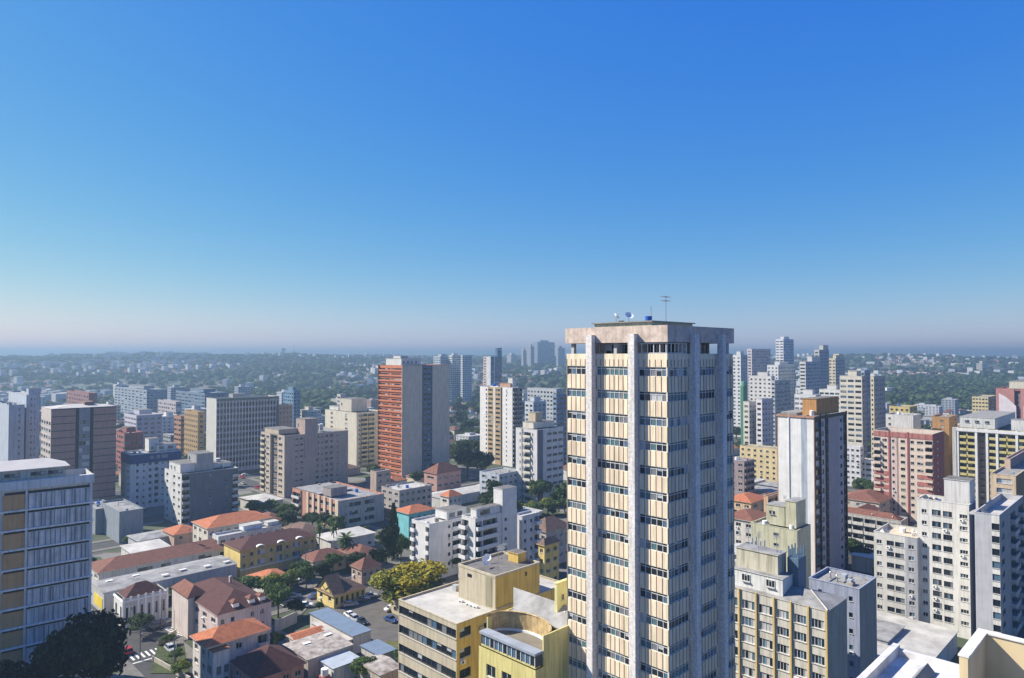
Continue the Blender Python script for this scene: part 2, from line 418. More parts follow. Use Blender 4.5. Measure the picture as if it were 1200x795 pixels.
def bld(name, label, xc, yc, Y, xl=None, xr=None, L=None, Rr=None, wc=WHITE, b=45.0, fh=3.0, roof=None, W=None, D=None, detail=None,
        parapet=0.6, group=None, cat='building', streak=0.25, sub=False, limit=100, wmR=None, wmL=None, short=None, back=True, flushnow=True, rooftop=True):
    C, rz, W, D = place(xc, yc, Y, xl, xr, b, W, D)
    o = Bld(); o.W, o.D, o.h = W, D, C.z; o.C = C; o.rz = rz; o.Y = Y
    o.root = thing(name, label, cat, (C.x, C.y, 0), rz, group)
    o.wallm = wc if hasattr(wc, 'node_tree') else wall(wc, streak); o.wmb = MB(); o.wins = []; o.bals = []
    detail = (Y < 460) if detail is None else detail; o.detail = detail; o.fh = fh
    gen = lambda n: [('w', 1, 0.45, 1.2, 2, 'w')] * max(1, n)
    L = gen(int(D / 3.4)) if L is None else L; Rr = gen(int(W / 3.4)) if Rr is None else Rr
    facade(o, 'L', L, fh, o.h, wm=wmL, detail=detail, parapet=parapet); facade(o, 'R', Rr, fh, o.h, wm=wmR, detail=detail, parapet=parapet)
    facade(o, 'E', [('x', 1)], fh, o.h, detail=False); facade(o, 'B', [('x', 1)], fh, o.h, detail=False)
    o.parapet = parapet
    if rooftop:
        rf = MB(); rm = roof or M_ROOFG
        t = 0.22; zr = o.h - parapet
        rf.quad([(0.01, 0.01, zr), (W - 0.01, 0.01, zr), (W - 0.01, D - 0.01, zr), (0.01, D - 0.01, zr)], rm)
        capm = wmL or o.wallm
        for (x0, y0, x1, y1) in ((-0.06, -0.06, W + 0.06, t), (-0.06, D - t, W + 0.06, D + 0.06), (-0.06, t, t, D - t), (W - t, t, W + 0.06, D - t)):
            rf.box(x0, y0, zr - 0.01 if False else o.h - 0.12, x1, y1, o.h + 0.04, capm)
        for (pts) in ([(t, t), (W - t, t)], [(W - t, t), (W - t, D - t)], [(W - t, D - t), (t, D - t)], [(t, D - t), (t, t)]):
            (xa, ya), (xb, yb) = pts; rf.quad([(xb, yb, zr), (xa, ya, zr), (xa, ya, o.h), (xb, yb, o.h)], capm)
        rfo = rf.build('roof', o.root)
        if Y < 460 and W > 6 and D > 6:
            rq = random.Random(int(W * 100 + D * 10))
            for k in range(rq.randint(4, 8)):
                x, y = rq.uniform(1.2, W - 2), rq.uniform(1.2, D - 2); t = rq.random()
                q = MB()
                if t < .35: q.cyl(x, y, zr, zr + rq.uniform(.5, 1.2), .14, .14, M_MET, 8); q.cyl(x, y, zr + 1.2, zr + 1.4, .25, .1, M_MET, 8); q.build('roof_vent', rfo)
                elif t < .6: q.box(x, y, zr, x + rq.uniform(.7, 1.6), y + rq.uniform(.7, 1.3), zr + rq.uniform(.5, 1.1), M_FRA if t < .5 else o.wallm); q.build('roof_unit', rfo)
                elif t < .8: q.box(x, y, zr + .05, x + rq.uniform(2, 5), y + .12, zr + .17, M_MET); q.build('roof_pipe', rfo)
                else: q.cyl(x, y, zr, zr + 1.3, .7, .7, rq.choice((M_TANK, M_WHT, M_CONC)), 12); q.build('roof_tank', rfo)
    if flushnow: flush(o, detail, limit, sub)
    register(short or label, o.root, W, D, o.h)
    return o

def boxpart(o, name, x0, y0, z0, x1, y1, z1, m, top=None, wins=None, cap=0.15):
    q = MB(); q.box(x0, y0, z0, x1, y1, z1, m, top or M_ROOFD)
    if cap:
        q.box(x0 - 0.15, y0 - 0.15, z1 + 0.003, x1 + 0.15, y1 + 0.15, z1 + cap, m, top or M_ROOFD)
    w = q.build(name, o.root)
    if wins:
        for (side, u, z, ww, hh, n, sty) in wins:
            f, g, c = win_mesh(ww, hh, n, sty, 1, 0)
            if 'a' not in c:
                qq = MB(); merge(qq, f, lambda t: t); merge(qq, g, lambda t: t); c['a'] = qq.mesh('window')
            p = (x0 + u, y0 - 0.06, z0 + z) if side == 'R' else (x0 - 0.06, y1 - u, z0 + z)
            link('window', c['a'], w, p, 0 if side == 'R' else -math.pi / 2)
    return w
def tank(o, x, y, z, r=0.9, h=1.4, m=None):
    q = MB(); m = m or M_TANK
    q.cyl(x, y, z, z + h, r, r * 1.05, m, 14, False); q.cyl(x, y, z + h, z + h + 0.25, r * 1.1, r * 0.4, m, 14)
    return q.build('water_tank', o.root)
def antenna(o, x, y, z, h=3.0, yagi=True, name='antenna'):
    q = MB(); q.tube((x, y, z), (x, y, z + h), 0.045, M_MET)
    if yagi:
        for dz, ln in ((0.0, 1.1), (-0.55, 0.8)):
            q.tube((x - ln, y - ln * .3, z + h + dz), (x + ln, y + ln * .3, z + h + dz), 0.03, M_MET)
            for t in (-1, -0.5, 0, 0.5, 1):
                q.tube((x + t * ln + 0.15, y + t * ln * .3 - 0.5, z + h + dz), (x + t * ln - 0.15, y + t * ln * .3 + 0.5, z + h + dz), 0.018, M_MET)
    return q.build(name, o.root)
def dish(o, x, y, z, r=0.55, az=0.6):
    q = MB(); n, k = 14, 4; base = len(q.v)
    q.tube((x, y, z), (x, y, z + 0.7), 0.05, M_MET)
    d = Vector((math.sin(az), -math.cos(az), 0.9)).normalized(); a = d.orthogonal().normalized(); bb = d.cross(a); c = Vector((x, y, z + 0.9))
    rings = []
    for j in range(k + 1):
        rr = r * j / k; rings.append([tuple(c + a * rr * math.cos(2*math.pi*i/n) + bb * rr * math.sin(2*math.pi*i/n) + d * (0.35 * rr * rr / r)) for i in range(n)])
    for j in range(k):
        for i in range(n):
            i2 = (i + 1) % n; q.quad([rings[j][i], rings[j][i2], rings[j+1][i2], rings[j+1][i]], M_WHT)
    q.tube(c, c + d * 0.6, 0.03, M_MET)
    return q.build('satellite_dish', o.root)

def hip(q, x0, y0, x1, y1, z, rise, m, over=0.5, ridge=None, gable=False, under=None):
    x0 -= over; y0 -= over; x1 += over; y1 += over
    W, D = x1 - x0, y1 - y0
    if W >= D:
        k = 0.0 if gable else D / 2; a = (x0 + k, (y0 + y1) / 2, z + rise); c = (x1 - k, (y0 + y1) / 2, z + rise)
        q.quad([(x0, y0, z), (x1, y0, z), c, a], m); q.quad([(x1, y1, z), (x0, y1, z), a, c], m)
        e = m if not gable else (under or m)
        q.quad([(x0, y1, z), (x0, y0, z), a], e); q.quad([(x1, y0, z), (x1, y1, z), c], e)
    else:
        k = 0.0 if gable else W / 2; a = ((x0 + x1) / 2, y0 + k, z + rise); c = ((x0 + x1) / 2, y1 - k, z + rise)
        q.quad([(x0, y1, z), (x0, y0, z), a, c], m); q.quad([(x1, y0, z), (x1, y1, z), c, a], m)
        e = m if not gable else (under or m)
        q.quad([(x0, y0, z), (x1, y0, z), a], e); q.quad([(x1, y1, z), (x0, y1, z), c], e)
    q.box(x0, y0, z - 0.15, x1, y1, z - 0.002, under or m)
def house(name, label, xc, yc, Y, xl=None, xr=None, wc=WHITE, rm=None, fh=3.2, rise=2.2, L=None, Rr=None, b=45.0, W=None, D=None, gable=False, over=0.5, cat='house', group=None, short=None, chimney=False, streak=0.25):
    """low building: eaves corner at (xc, yc)"""
    o = bld(name, label, xc, yc, Y, xl, xr, L, Rr, wc, b, fh, W=W, D=D, parapet=0.25, cat=cat, group=group, short=short, rooftop=False, streak=streak)
    q = MB(); hip(q, 0, 0, o.W, o.D, o.h + 0.16, rise, rm or T_RD, over, gable=gable, under=o.wallm); rf = q.build('roof', o.root)
    if chimney:
        q = MB(); q.box(o.W*.7, o.D*.6, o.h, o.W*.7+.6, o.D*.6+.6, o.h + rise + .6, o.wallm); q.build('chimney', rf)
    return o
# ------------------------------------------------------------------ ground
def smooth(a, b, x):
    t = min(1, max(0, (x - a) / (b - a))); return t * t * (3 - 2 * t)
from mathutils import noise as mnoise
def terrain(X, Y):
    r = math.hypot(X, Y)
    if r < 800: return 0.0
    n = mnoise.noise(Vector((X / 900.0, Y / 900.0, 3.1))) + 0.5 * mnoise.noise(Vector((X / 380.0, Y / 380.0, 7.7)))
    left = smooth(0.05, -0.25, X / max(Y, 1))
    ridge = smooth(900, 3300, r) * (54 + 14 * left)
    z = ridge + n * 17 * smooth(800, 1600, r)
    az = X / max(Y, 1.0)
    und = 5.0 * mnoise.noise(Vector((az * 8, 0.3, 0))) + 2.6 * mnoise.noise(Vector((az * 26, 2.3, 0)))
    lim = H - (2.6 + und * .8) * r / 800 if r < 4200 else H - 13.6 - 4.2 * und
    return max(0.0, min(z, lim + 1)) * smooth(780, 1100, r) - 0.5 * smooth(780, 900, r)
g = MB()
RR = [0, 60, 150, 300, 500, 780, 860, 940, 1030, 1130, 1240, 1360, 1500, 1650, 1820, 2000, 2200, 2400, 2650, 2900, 3150, 3400, 3700, 4000, 4400, 5000, 6000, 7200, 8600, 10500]
NA = 150
for j, r in enumerate(RR):
    for i in range(NA + 1):
        a = math.radians(-75 + 150 * i / NA); X, Yy = r * math.sin(a), r * math.cos(a) - 40
        g.v.append((X, Yy, terrain(X, Yy)))
gm = mat('city_ground', (0.13, 0.125, 0.115), 0.95, 0.2, 0, 0.03, c2=(0.045, 0.06, 0.028))
g.mats.append(gm)
_nt = gm.node_tree; _b = _nt.nodes['Principled BSDF']; _src = _b.inputs['Base Color'].links[0].from_socket
_geo = _nt.nodes.new('ShaderNodeNewGeometry'); _vo = _nt.nodes.new('ShaderNodeTexVoronoi'); _vo.inputs['Scale'].default_value = 0.085; _vo.feature = 'F1'; _vo.distance = 'CHEBYCHEV'
_mp = _nt.nodes.new('ShaderNodeMapping'); _mp.inputs['Rotation'].default_value = (0, 0, D2R(45)); _nt.links.new(_geo.outputs['Position'], _mp.inputs['Vector']); _nt.links.new(_mp.outputs['Vector'], _vo.inputs['Vector'])
_sp = _nt.nodes.new('ShaderNodeSeparateColor'); _nt.links.new(_vo.outputs['Color'], _sp.inputs['Color'])
_rp = _nt.nodes.new('ShaderNodeValToRGB'); _rp.color_ramp.interpolation = 'CONSTANT'
for _i, (_p, _c) in enumerate(((0.0, (.035, .055, .02)), (.30, (.13, .125, .115)), (.45, (.07, .068, .06)), (.6, (.11, .085, .06)), (.72, (.20, .19, .18)), (.80, (.04, .06, .022)))):
    _e = _rp.color_ramp.elements[_i] if _i < 2 else _rp.color_ramp.elements.new(_p)
    _e.position = _p; _e.color = (*_c, 1)
_nt.links.new(_sp.outputs['Red'], _rp.inputs['Fac'])
_mx = _nt.nodes.new('ShaderNodeMix'); _mx.data_type = 'RGBA'; _mx.inputs['Factor'].default_value = .68
_nt.links.new(_src, _mx.inputs['A']); _nt.links.new(_rp.outputs['Color'], _mx.inputs['B']); _nt.links.new(_mx.outputs['Result'], _b.inputs['Base Color'])
for j in range(len(RR) - 1):
    for i in range(NA):
        k = j * (NA + 1) + i; g.f.append((k, k + 1, k + NA + 2, k + NA + 1)); g.m.append(0)
gr = g.build('ground', smooth=True); tag(gr, None, None, None, 'structure')

# streets on the 45 degree grid: s runs along the right-hand walls, t along the left-hand walls
def st(X, Y): return (X + Y) / math.sqrt(2), (-X + Y) / math.sqrt(2)
def xy(s, t): return (s - t) / math.sqrt(2), (s + t) / math.sqrt(2)
S_ST = [56 + 112 * k for k in range(-5, 9)]; T_ST = [189 + 104 * k for k in range(-5, 9)]
M_ASPH = mat('asphalt', (0.06, 0.06, 0.062), 0.9, 0.15, 0, 0.4); M_PAVE = mat('paving', (0.17, 0.16, 0.145), 0.95, 0.15, 0, 0.8)
M_LINE = mat('road_paint', (0.62, 0.62, 0.6), 0.8, 0.05, 0, 2)
roads, paves = MB(), MB()
def strip(q, s0, t0, s1, t1, z, m): q.quad([(*xy(s0, t0), z), (*xy(s1, t0), z), (*xy(s1, t1), z), (*xy(s0, t1), z)], m)
for s in S_ST:
    strip(roads, s - 5, -300, s + 5, 1000, 0.006, M_ASPH)
for t in T_ST:
    strip(roads, -300, t - 5, 1000, t + 5, 0.010, M_ASPH)
tag(roads.build('road'), None, None, None, 'structure')
for i, s in enumerate(S_ST[:-1]):
    for j, t in enumerate(T_ST[:-1]):
        s1, t1 = S_ST[i + 1], T_ST[j + 1]
        X, Yy = xy((s + s1) / 2, (t + t1) / 2)
        if Yy < 40 or Yy > 760 or abs(X) > Yy * 0.9 + 100: continue
        for (a0, b0, a1, b1) in ((s + 5, t + 5, s1 - 5, t + 8), (s + 5, t1 - 8, s1 - 5, t1 - 5), (s + 5, t + 8, s + 8, t1 - 8), (s1 - 8, t + 8, s1 - 5, t1 - 8)):
            p = [(*xy(a0, b0), 0.14), (*xy(a1, b0), 0.14), (*xy(a1, b1), 0.14), (*xy(a0, b1), 0.14)]
            paves.quad(p, M_PAVE)
            for k in range(4):
                a, c = p[k], p[(k + 1) % 4]; paves.quad([(a[0], a[1], 0), (c[0], c[1], 0), c, a], M_PAVE)
tag(paves.build('pavement'), None, None, None, 'structure')

# road markings at the near crossing
mk = MB(); s0, t0 = 56.0, 189.0
def bar(sa, ta, sb, tb, z=0.016): strip(mk, sa, ta, sb, tb, z, M_LINE)
for k in range(8):
    bar(s0 - 4.2 + 1.15 * k, t0 - 11, s0 - 3.7 + 1.15 * k, t0 - 7.5)
    bar(s0 + 7.5, t0 - 4.2 + 1.15 * k, s0 + 11, t0 - 3.7 + 1.15 * k)
bar(s0 - 4.8, t0 - 13.0, s0 + 0.2, t0 - 12.5)
for k in range(14): bar(s0 - 0.07, t0 - 18 - 6 * k, s0 + 0.07, t0 - 15 - 6 * k)
for k in range(14): bar(s0 + 14 + 6 * k, t0 - 0.07, s0 + 17 + 6 * k, t0 + 0.07)
bar(s0 - 11, t0 - 4.6, s0 - 7.5, t0 - 4.1); bar(s0 - 11, t0 - 2.6, s0 - 7.5, t0 - 2.1); bar(s0 - 11, t0 - 0.6, s0 - 7.5, t0 - 0.1); bar(s0 - 11, t0 + 1.4, s0 - 7.5, t0 + 1.9)
tag(mk.build('road_marking'), None, None, None, 'structure')

# ------------------------------------------------------------------ the near tower
M_CRM = wall((0.76, 0.66, 0.48), 0.25); M_CRM2 = wall((0.75, 0.60, 0.44), 0.25); M_FIN = mat('rough_render', (0.74, 0.70, 0.66), 0.95, 0.16, 0.18, 3.0)
M_SLAB = mat('stained_pink_concrete', (0.62, 0.50, 0.42), 0.95, 0.16, 0.16, 1.1); M_JOINT = mat('rusty_joint', (0.26, 0.165, 0.10), 0.9, 0.1, 0.2)
def main_tower():
    bdeg = 46; C, rz, W, D = place(781.8, 381, 85, 664, 858.6, bdeg)
    bt = D2R(bdeg); Ld = (-math.cos(bt), math.sin(bt)); Rd = (math.sin(bt), math.cos(bt))
    def ln(px, d, y=430):
        u = ray(px, y)[0]; return abs((u * C.y - C.x) / (d[0] - u * d[1]))
    o = Bld(); o.W, o.D, o.C, o.rz, o.Y = W, D, C, rz, 85
    o.root = thing('residential_tower', 'tall cream and pink ribbed tower with grey vertical fins and overhanging stained roof slab', 'tower', (C.x, C.y, 0), rz)
    o.wallm = M_CRM; o.wmb = MB(); o.wins = []; o.bals = []; o.detail = True
    ztop = 72.15; o.h = ztop; fh = 3.13
    l1, l2, l3, l4 = [ln(p, Ld) for p in (747.9, 741.2, 698.6, 691.5)]
    r1, r2, r3, r4 = [ln(p, Rd) for p in (806.5, 813, 838.5, 844.8)]
    fl = MB()
    def bays(a, side):
        segs = []; prev = 0.0
        for k, x in enumerate(a + [D if side == 'L' else W]):
            w = x - prev; prev = x
            segs.append(('x', w) if k % 2 else ('w', w, 0.985, 1.2, max(4, round(w / 0.80)), 'btx', 0.88))
        return segs[::-1] if side == 'L' else segs
    Lb, Rb = bays([l1, l2, l3, l4], 'L'), bays([r1, r2, r3, r4], 'R')
    facade(o, 'L', Lb, fh, ztop, detail=True, parapet=0.66); facade(o, 'R', Rb, fh, ztop, detail=True, parapet=0.66)
    facade(o, 'E', [('x', 1)], fh, ztop, detail=False); facade(o, 'B', [('x', 1)], fh, ztop, detail=False)
    # vertical joints and alternate panels of the spandrels
    for side, segs, U in (('L', Lb, D), ('R', Rb, W)):
        P, _, _ = face_fn(side, W, D); u = 0.0; rr = random.Random(5)
        for sg in segs:
            if sg[0] == 'w':
                n = sg[4]
                for i in range(n + 1):
                    x = u + sg[1] * (0.0075 + 0.985 * i / n); z = o.fl0
                    for (z0, z1) in [(0.0, o.fl0 + 0.88)] + [(o.fl0 + k * fh + 2.08, o.fl0 + (k + 1) * fh + 0.88) for k in range(o.nfl - 1)] + [(o.fl0 + (o.nfl - 1) * fh + 2.08, ztop - 0.75)]:
                        for (da, db, nn, mm) in ((-0.035, 0.035, 0.04, M_JOINT),):
                            q = [P(x + da, z0, 0.0), P(x + db, z0, 0.0), P(x + db, z0, nn), P(x + da, z0, nn)]
                            hi = [(p[0], p[1], z1) for p in q]
                            o.wmb.quad([q[3], q[2], hi[2], hi[3]], mm); o.wmb.quad([q[0], q[3], hi[3], hi[0]], mm); o.wmb.quad([q[2], q[1], hi[1], hi[2]], mm); o.wmb.quad([hi[3], hi[2], hi[1], hi[0]], mm)
                        if i < n and (i % 2):
                            xa, xb = x + 0.052, x + sg[1] * 0.985 / n - 0.052
                            o.wmb.quad([P(xa, z0 + 0.02, 0.012), P(xb, z0 + 0.02, 0.012), P(xb, z1, 0.012), P(xa, z1, 0.012)], M_CRM2)
                # shelf under each window
            u += sg[1]
    flush(o, True, 100, True)
    # fins
    for (a, c, side) in ((l1, l2, 'L'), (l3, l4, 'L'), (r1, r2, 'R'), (r3, r4, 'R')):
        q = MB(); p = 0.95; zt = 74.7
        m0, m1 = min(a, c), max(a, c)
        mid = (m0 + m1) / 2; hw = 0.5
        if side == 'L': q.box(-p, mid - hw, 0, -0.003, mid + hw, ztop, M_FIN); q.box(-p, mid - hw, ztop + 0.001, -0.16, mid + hw, zt, M_FIN)
        else: q.box(mid - hw, -p, 0, mid + hw, -0.003, ztop, M_FIN); q.box(mid - hw, -p, ztop + 0.001, mid + hw, -0.16, zt, M_FIN)
        q.build('vertical_fin', o.root)
    # open top storey: floor, core with windows, columns, heavy slab
    q = MB(); q.box(0.02, 0.02, ztop - 0.9, W - 0.02, D - 0.02, ztop - 0.7, M_ROOFD)
    q.box(0.3, 0.3, ztop - 0.7, W - 0.3, 0.32, ztop, M_CRM); q.build('terrace_floor', o.root)
    z0, z1 = ztop - 0.7, 73.58
    core = boxpart(o, 'core_wall', 1.6, 1.6, z0, W - 3.6, D - 3.6, z1, wall((0.34, 0.30, 0.26)), cap=0)
    for i in range(int((D - 5.2) / 2.1)):
        f, g_, c = win_mesh(2.0, 1.55, 2, 'w', i % 4, 0); qq = MB(); merge(qq, f, lambda t: t); merge(qq, g_, lambda t: t)
        link('window', qq.mesh('window'), core, (1.53, D - 3.7 - i * 2.1, z0 + 0.45), -math.pi / 2)
    for i in range(int((W - 5.2) / 2.1)):
        f, g_, c = win_mesh(2.0, 1.55, 2, 'd', i % 4, 0); qq = MB(); merge(qq, f, lambda t: t); merge(qq, g_, lambda t: t)
        link('window', qq.mesh('window'), core, (1.7 + i * 2.1, 1.53, z0 + 0.45), 0)
    # white framed glazed corner of the top storey
    gc = MB(); zz0, zz1 = ztop + 0.02, 73.5
    L1, W1 = 4.6, 4.2
    for i in range(6):
        y = 0.25 + i * L1 / 5; gc.box(0.10, y - 0.05, zz0, 0.2, y + 0.05, zz1, M_FRW)
        x = 0.25 + i * W1 / 5; gc.box(x - 0.05, 0.10, zz0, x + 0.05, 0.2, zz1, M_FRW)
    for z in (zz0, zz1 - 0.1): gc.box(0.09, 0.21, z, 0.21, L1 + 0.3, z + 0.1, M_FRW); gc.box(0.09, 0.09, z, W1 + 0.3, 0.21, z + 0.1, M_FRW)
    gc.build('glazed_corner_frame', o.root)
    ad = MB(); ad.box(W1 + 0.35, 0.05, ztop - 1.2, W1 + 0.45, 1.5, zz1, M_WHT); ad.build('white_side_panel', o.root)
    for (x, y) in ((0.5, D - 0.9), (W - 0.9, 0.5), (W - 0.9, D - 0.9), (0.6, D * 0.5), (W * 0.5, 0.6)):
        q = MB(); q.box(x - 0.25, y - 0.25, z0, x + 0.25, y + 0.25, z1, wall(LGREY)); q.build('terrace_column', o.root)
    sb = MB(); sb.box(-0.14, -0.14, 73.6, W + 0.1, D + 0.1, 75.72, M_SLAB, M_CONC); s_ = sb.build('roof_slab', o.root)
    ph = MB(); ph.box(2.5, 4.0, 75.723, W - 4.0, D - 3.0, 76.35, wall((0.5, 0.48, 0.36)), M_ROOFD); ph.box(2.2, 3.7, 76.353, W - 3.7, D - 2.7, 76.5, M_CONC, M_ROOFD); ph.build('penthouse', o.root)
    def up(px, py, dx=0.4):     # a roof point seen at pixel column px
        u = ray(px, py)[0]
        best = None
        for k in range(200):
            yy = 4.5 + (D - 9) * k / 199; X = C.x + math.cos(rz) * (W * dx) - math.sin(rz) * yy; Yq = C.y + math.sin(rz) * (W * dx) + math.cos(rz) * yy
            e = abs(X / Yq - u)
            if best is None or e < best[0]: best = (e, W * dx, yy)
        return best[1], best[2]
    x, y = up(785, 378); antenna(o, x, y, 76.5, 3.4)
    x, y = up(763, 378, .35); antenna(o, x, y, 76.5, 2.2, False, 'whip_antenna')
    x, y = up(760, 378, .3); q = MB(); q.cyl(x, y, 76.5, 77.25, 0.45, 0.5, M_TANK, 14); q.build('water_tank', o.root)
    x, y = up(737, 378, .3); dish(o, x, y, 76.5, 0.6, -0.5)
    x, y = up(722, 378, .3); dish(o, x, y, 76.5, 0.5, 0.9)
    x, y = up(728, 378, .3); q = MB(); q.box(x - .3, y - .3, 76.5, x + .3, y + .3, 76.8, M_FRD); q.build('cable_box', o.root)
    register('cream ribbed tower', o.root, W, D, 75.7)
    return o
TOWER = main_tower()

# ------------------------------------------------------------------ buildings, left part of the picture
W_ = lambda n, f=0.5, h=1.2, p=2, s='w': [('w', 1, f, h, p, s)] * n
# long pale slab at the left edge, seen along its shaded side
def left_slab():
    bq = 50.0; bt = D2R(bq); Rd = Vector((math.sin(bt), math.cos(bt), 0))
    Rt = at(109, 555.5, 150); Wl = 52.0; C = Rt - Rd * Wl; D = 10.0
    o = Bld(); o.W, o.D, o.C, o.rz, o.Y, o.h = Wl, D, C, D2R(90 - bq), C.y, C.z
    o.root = thing('office_slab', 'long pale slab block with corrugated louvre bands and brown panels at the left edge', 'office building', (C.x, C.y, 0), o.rz)
    o.wallm = wall((0.60, 0.60, 0.60)); o.wmb = MB(); o.wins = []; o.bals = []
    for s in 'LEB': facade(o, s, [('x', 1)], 4, o.h, detail=False)
    facade(o, 'R', [('x', 1)], 4, o.h, detail=False)
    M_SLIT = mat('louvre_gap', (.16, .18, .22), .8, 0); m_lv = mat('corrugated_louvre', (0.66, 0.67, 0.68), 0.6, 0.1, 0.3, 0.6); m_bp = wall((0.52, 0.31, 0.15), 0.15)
    fh = 3.98; n = int(o.h / fh)
    br0, br1 = Wl * 0.655, Wl * 0.745
    u = lambda px: None
    # brown panel bay between photo columns 2 and 30
    def lw(px, y=640):
        uu = ray(px, y)[0]; return (uu * C.y - C.x) / (Rd.x - uu * Rd.y)
    b0, b1 = lw(2), lw(29.5)
    sc = MB()
    for k in range(n):
        zb = o.h - 1.9 - (k + 1) * fh
        sc2 = MB(); sc2.box(-0.1, -0.65, zb - 0.32, Wl + 0.1, -0.004, zb, wall((0.76, 0.75, 0.73))); sc2.build('floor_ledge', o.root)
        if k < 9:
            q = MB(); q.box(b0, -0.22, zb + 0.02, b1, -0.004, zb + fh - 0.85, m_bp); q.build('brown_panel', o.root)
        # louvres: vertical folded sheet
        q = MB(); rr = random.Random(k); x = b1 + 0.5; i = 0
        step = 0.55
        while x < Wl - 0.4:
            d0 = 0.10 if i % 2 else 0.34
            if rr.random() < 0.12: d0 = 0.2
            d1 = 0.34 if i % 2 else 0.10
            x2 = min(x + step, Wl - 0.3); z1 = zb + fh - 0.85 - (0.05 * rr.random())
            q.quad([(x, -d0, zb + 0.02), (x2, -d1, zb + 0.02), (x2, -d1, z1), (x, -d0, z1)], m_lv); x = x2; i += 1
        for kk in range(11):
            xx = b1 + 1 + (Wl - b1 - 2) * (kk + rr.uniform(-.3, .3) + .5) / 11; q.box(xx, -.40, zb + .03, xx + rr.choice((.10, .16, .24)), -.35, z1 - .05, M_SLIT)
        q.build('louvre_band', o.root)
        q = MB(); x = b1 - 0.5
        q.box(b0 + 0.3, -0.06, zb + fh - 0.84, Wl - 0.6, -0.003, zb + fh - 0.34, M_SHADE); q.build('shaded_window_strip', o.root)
    for k in range(0, 7):
        xx = b1 + 0.1 + (Wl - b1 - 0.5) * k / 6
        q = MB(); q.box(xx - 0.2, -0.5, 0, xx + 0.2, -0.003, o.h - 1.5, o.wallm)
        if k in (0, 6): q.build('pilaster', o.root)
    q = MB(); q.box(-0.15, -0.7, o.h - 1.7, Wl + 0.15, -0.003, o.h + 0.05, wall((0.58, 0.61, 0.62))); q.build('cornice', o.root)
    flush(o, True)
    # set-back storey and low pitched pale roof
    z = o.h; sb = boxpart(o, 'set_back_storey', 1, 2.0, z - 0.5, Wl - 5.0, D - 2, z + 2.0, wall((0.50, 0.53, 0.50)), cap=0,
        wins=[('R', x, 1.1, 2.6, 0.7, 3, 'd') for x in (20.5, 26, 35.5, 40.0, 43.0)])
    q = MB(); hip(q, 1, 2.0, Wl - 5, D - 2, z + 2.12, 1.6, mat('cream_roof_sheet', (0.62, 0.57, 0.50), 0.6, 0.06, 0, 0.3), 0.9, under=wall((0.62, 0.6, 0.56))); q.build('roof', o.root)
    register('long pale slab at the left edge', o.root, Wl, D, z + 3)
left_slab()

def brown_tower():
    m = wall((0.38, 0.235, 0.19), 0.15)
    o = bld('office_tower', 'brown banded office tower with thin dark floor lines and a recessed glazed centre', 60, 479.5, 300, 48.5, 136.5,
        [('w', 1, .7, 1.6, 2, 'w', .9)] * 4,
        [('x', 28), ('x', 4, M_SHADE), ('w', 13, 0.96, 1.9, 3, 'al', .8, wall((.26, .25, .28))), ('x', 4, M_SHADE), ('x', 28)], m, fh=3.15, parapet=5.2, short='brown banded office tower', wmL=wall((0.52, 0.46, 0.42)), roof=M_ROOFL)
    W, D, h = o.W, o.D, o.h
    for k in range(o.nfl + 1):
        z = o.fl0 + k * o.fh
        for (a, c) in ((0, W * 28 / 77.), (W * 49 / 77., W)):
            q = MB(); q.box(a, -0.12, z, c, -0.004, z + 0.34, M_FRD); q.build('dark_floor_line', o.root)
    q = MB(); hip(q, 0.3, 0.3, W - .3, D - .3, h - 0.1, 1.3, M_ROOFL, 0.1); q.build('low_roof', o.root)
    q = MB(); q.box(W * .55, D * .3, h + .2, W * .7, D * .6, h + 2.2, wall(BROWN)); q.build('lift_house', o.root)
brown_tower()

o = bld('apartment_tower', 'pale blue-grey apartment tower with blank side left of the brown banded tower', 31, 463, 330, 10, 47, [('x', 1)], [('x', 2), ('w', 2, .5, 1.1, 2, 'w'), ('w', 2, .35, 1.1, 2, 'w'), ('x', 2)], wall((0.42, 0.46, 0.52)), short='pale blue-grey tower at the far left')
boxpart(o, 'lift_house', 1, 1, o.h, 6, 6, o.h + 3, o.wallm)
bld('apartment_block', 'lower pale block with flat roof against the blue-grey tower at far left', 10.5, 475, 322, -2, 29, [('x', 1)], [('x', 3), ('w', 2, .3, 1.1, 1, 'd'), ('x', 1)], wall((0.40, 0.44, 0.50)), short='lower pale block at the far left')

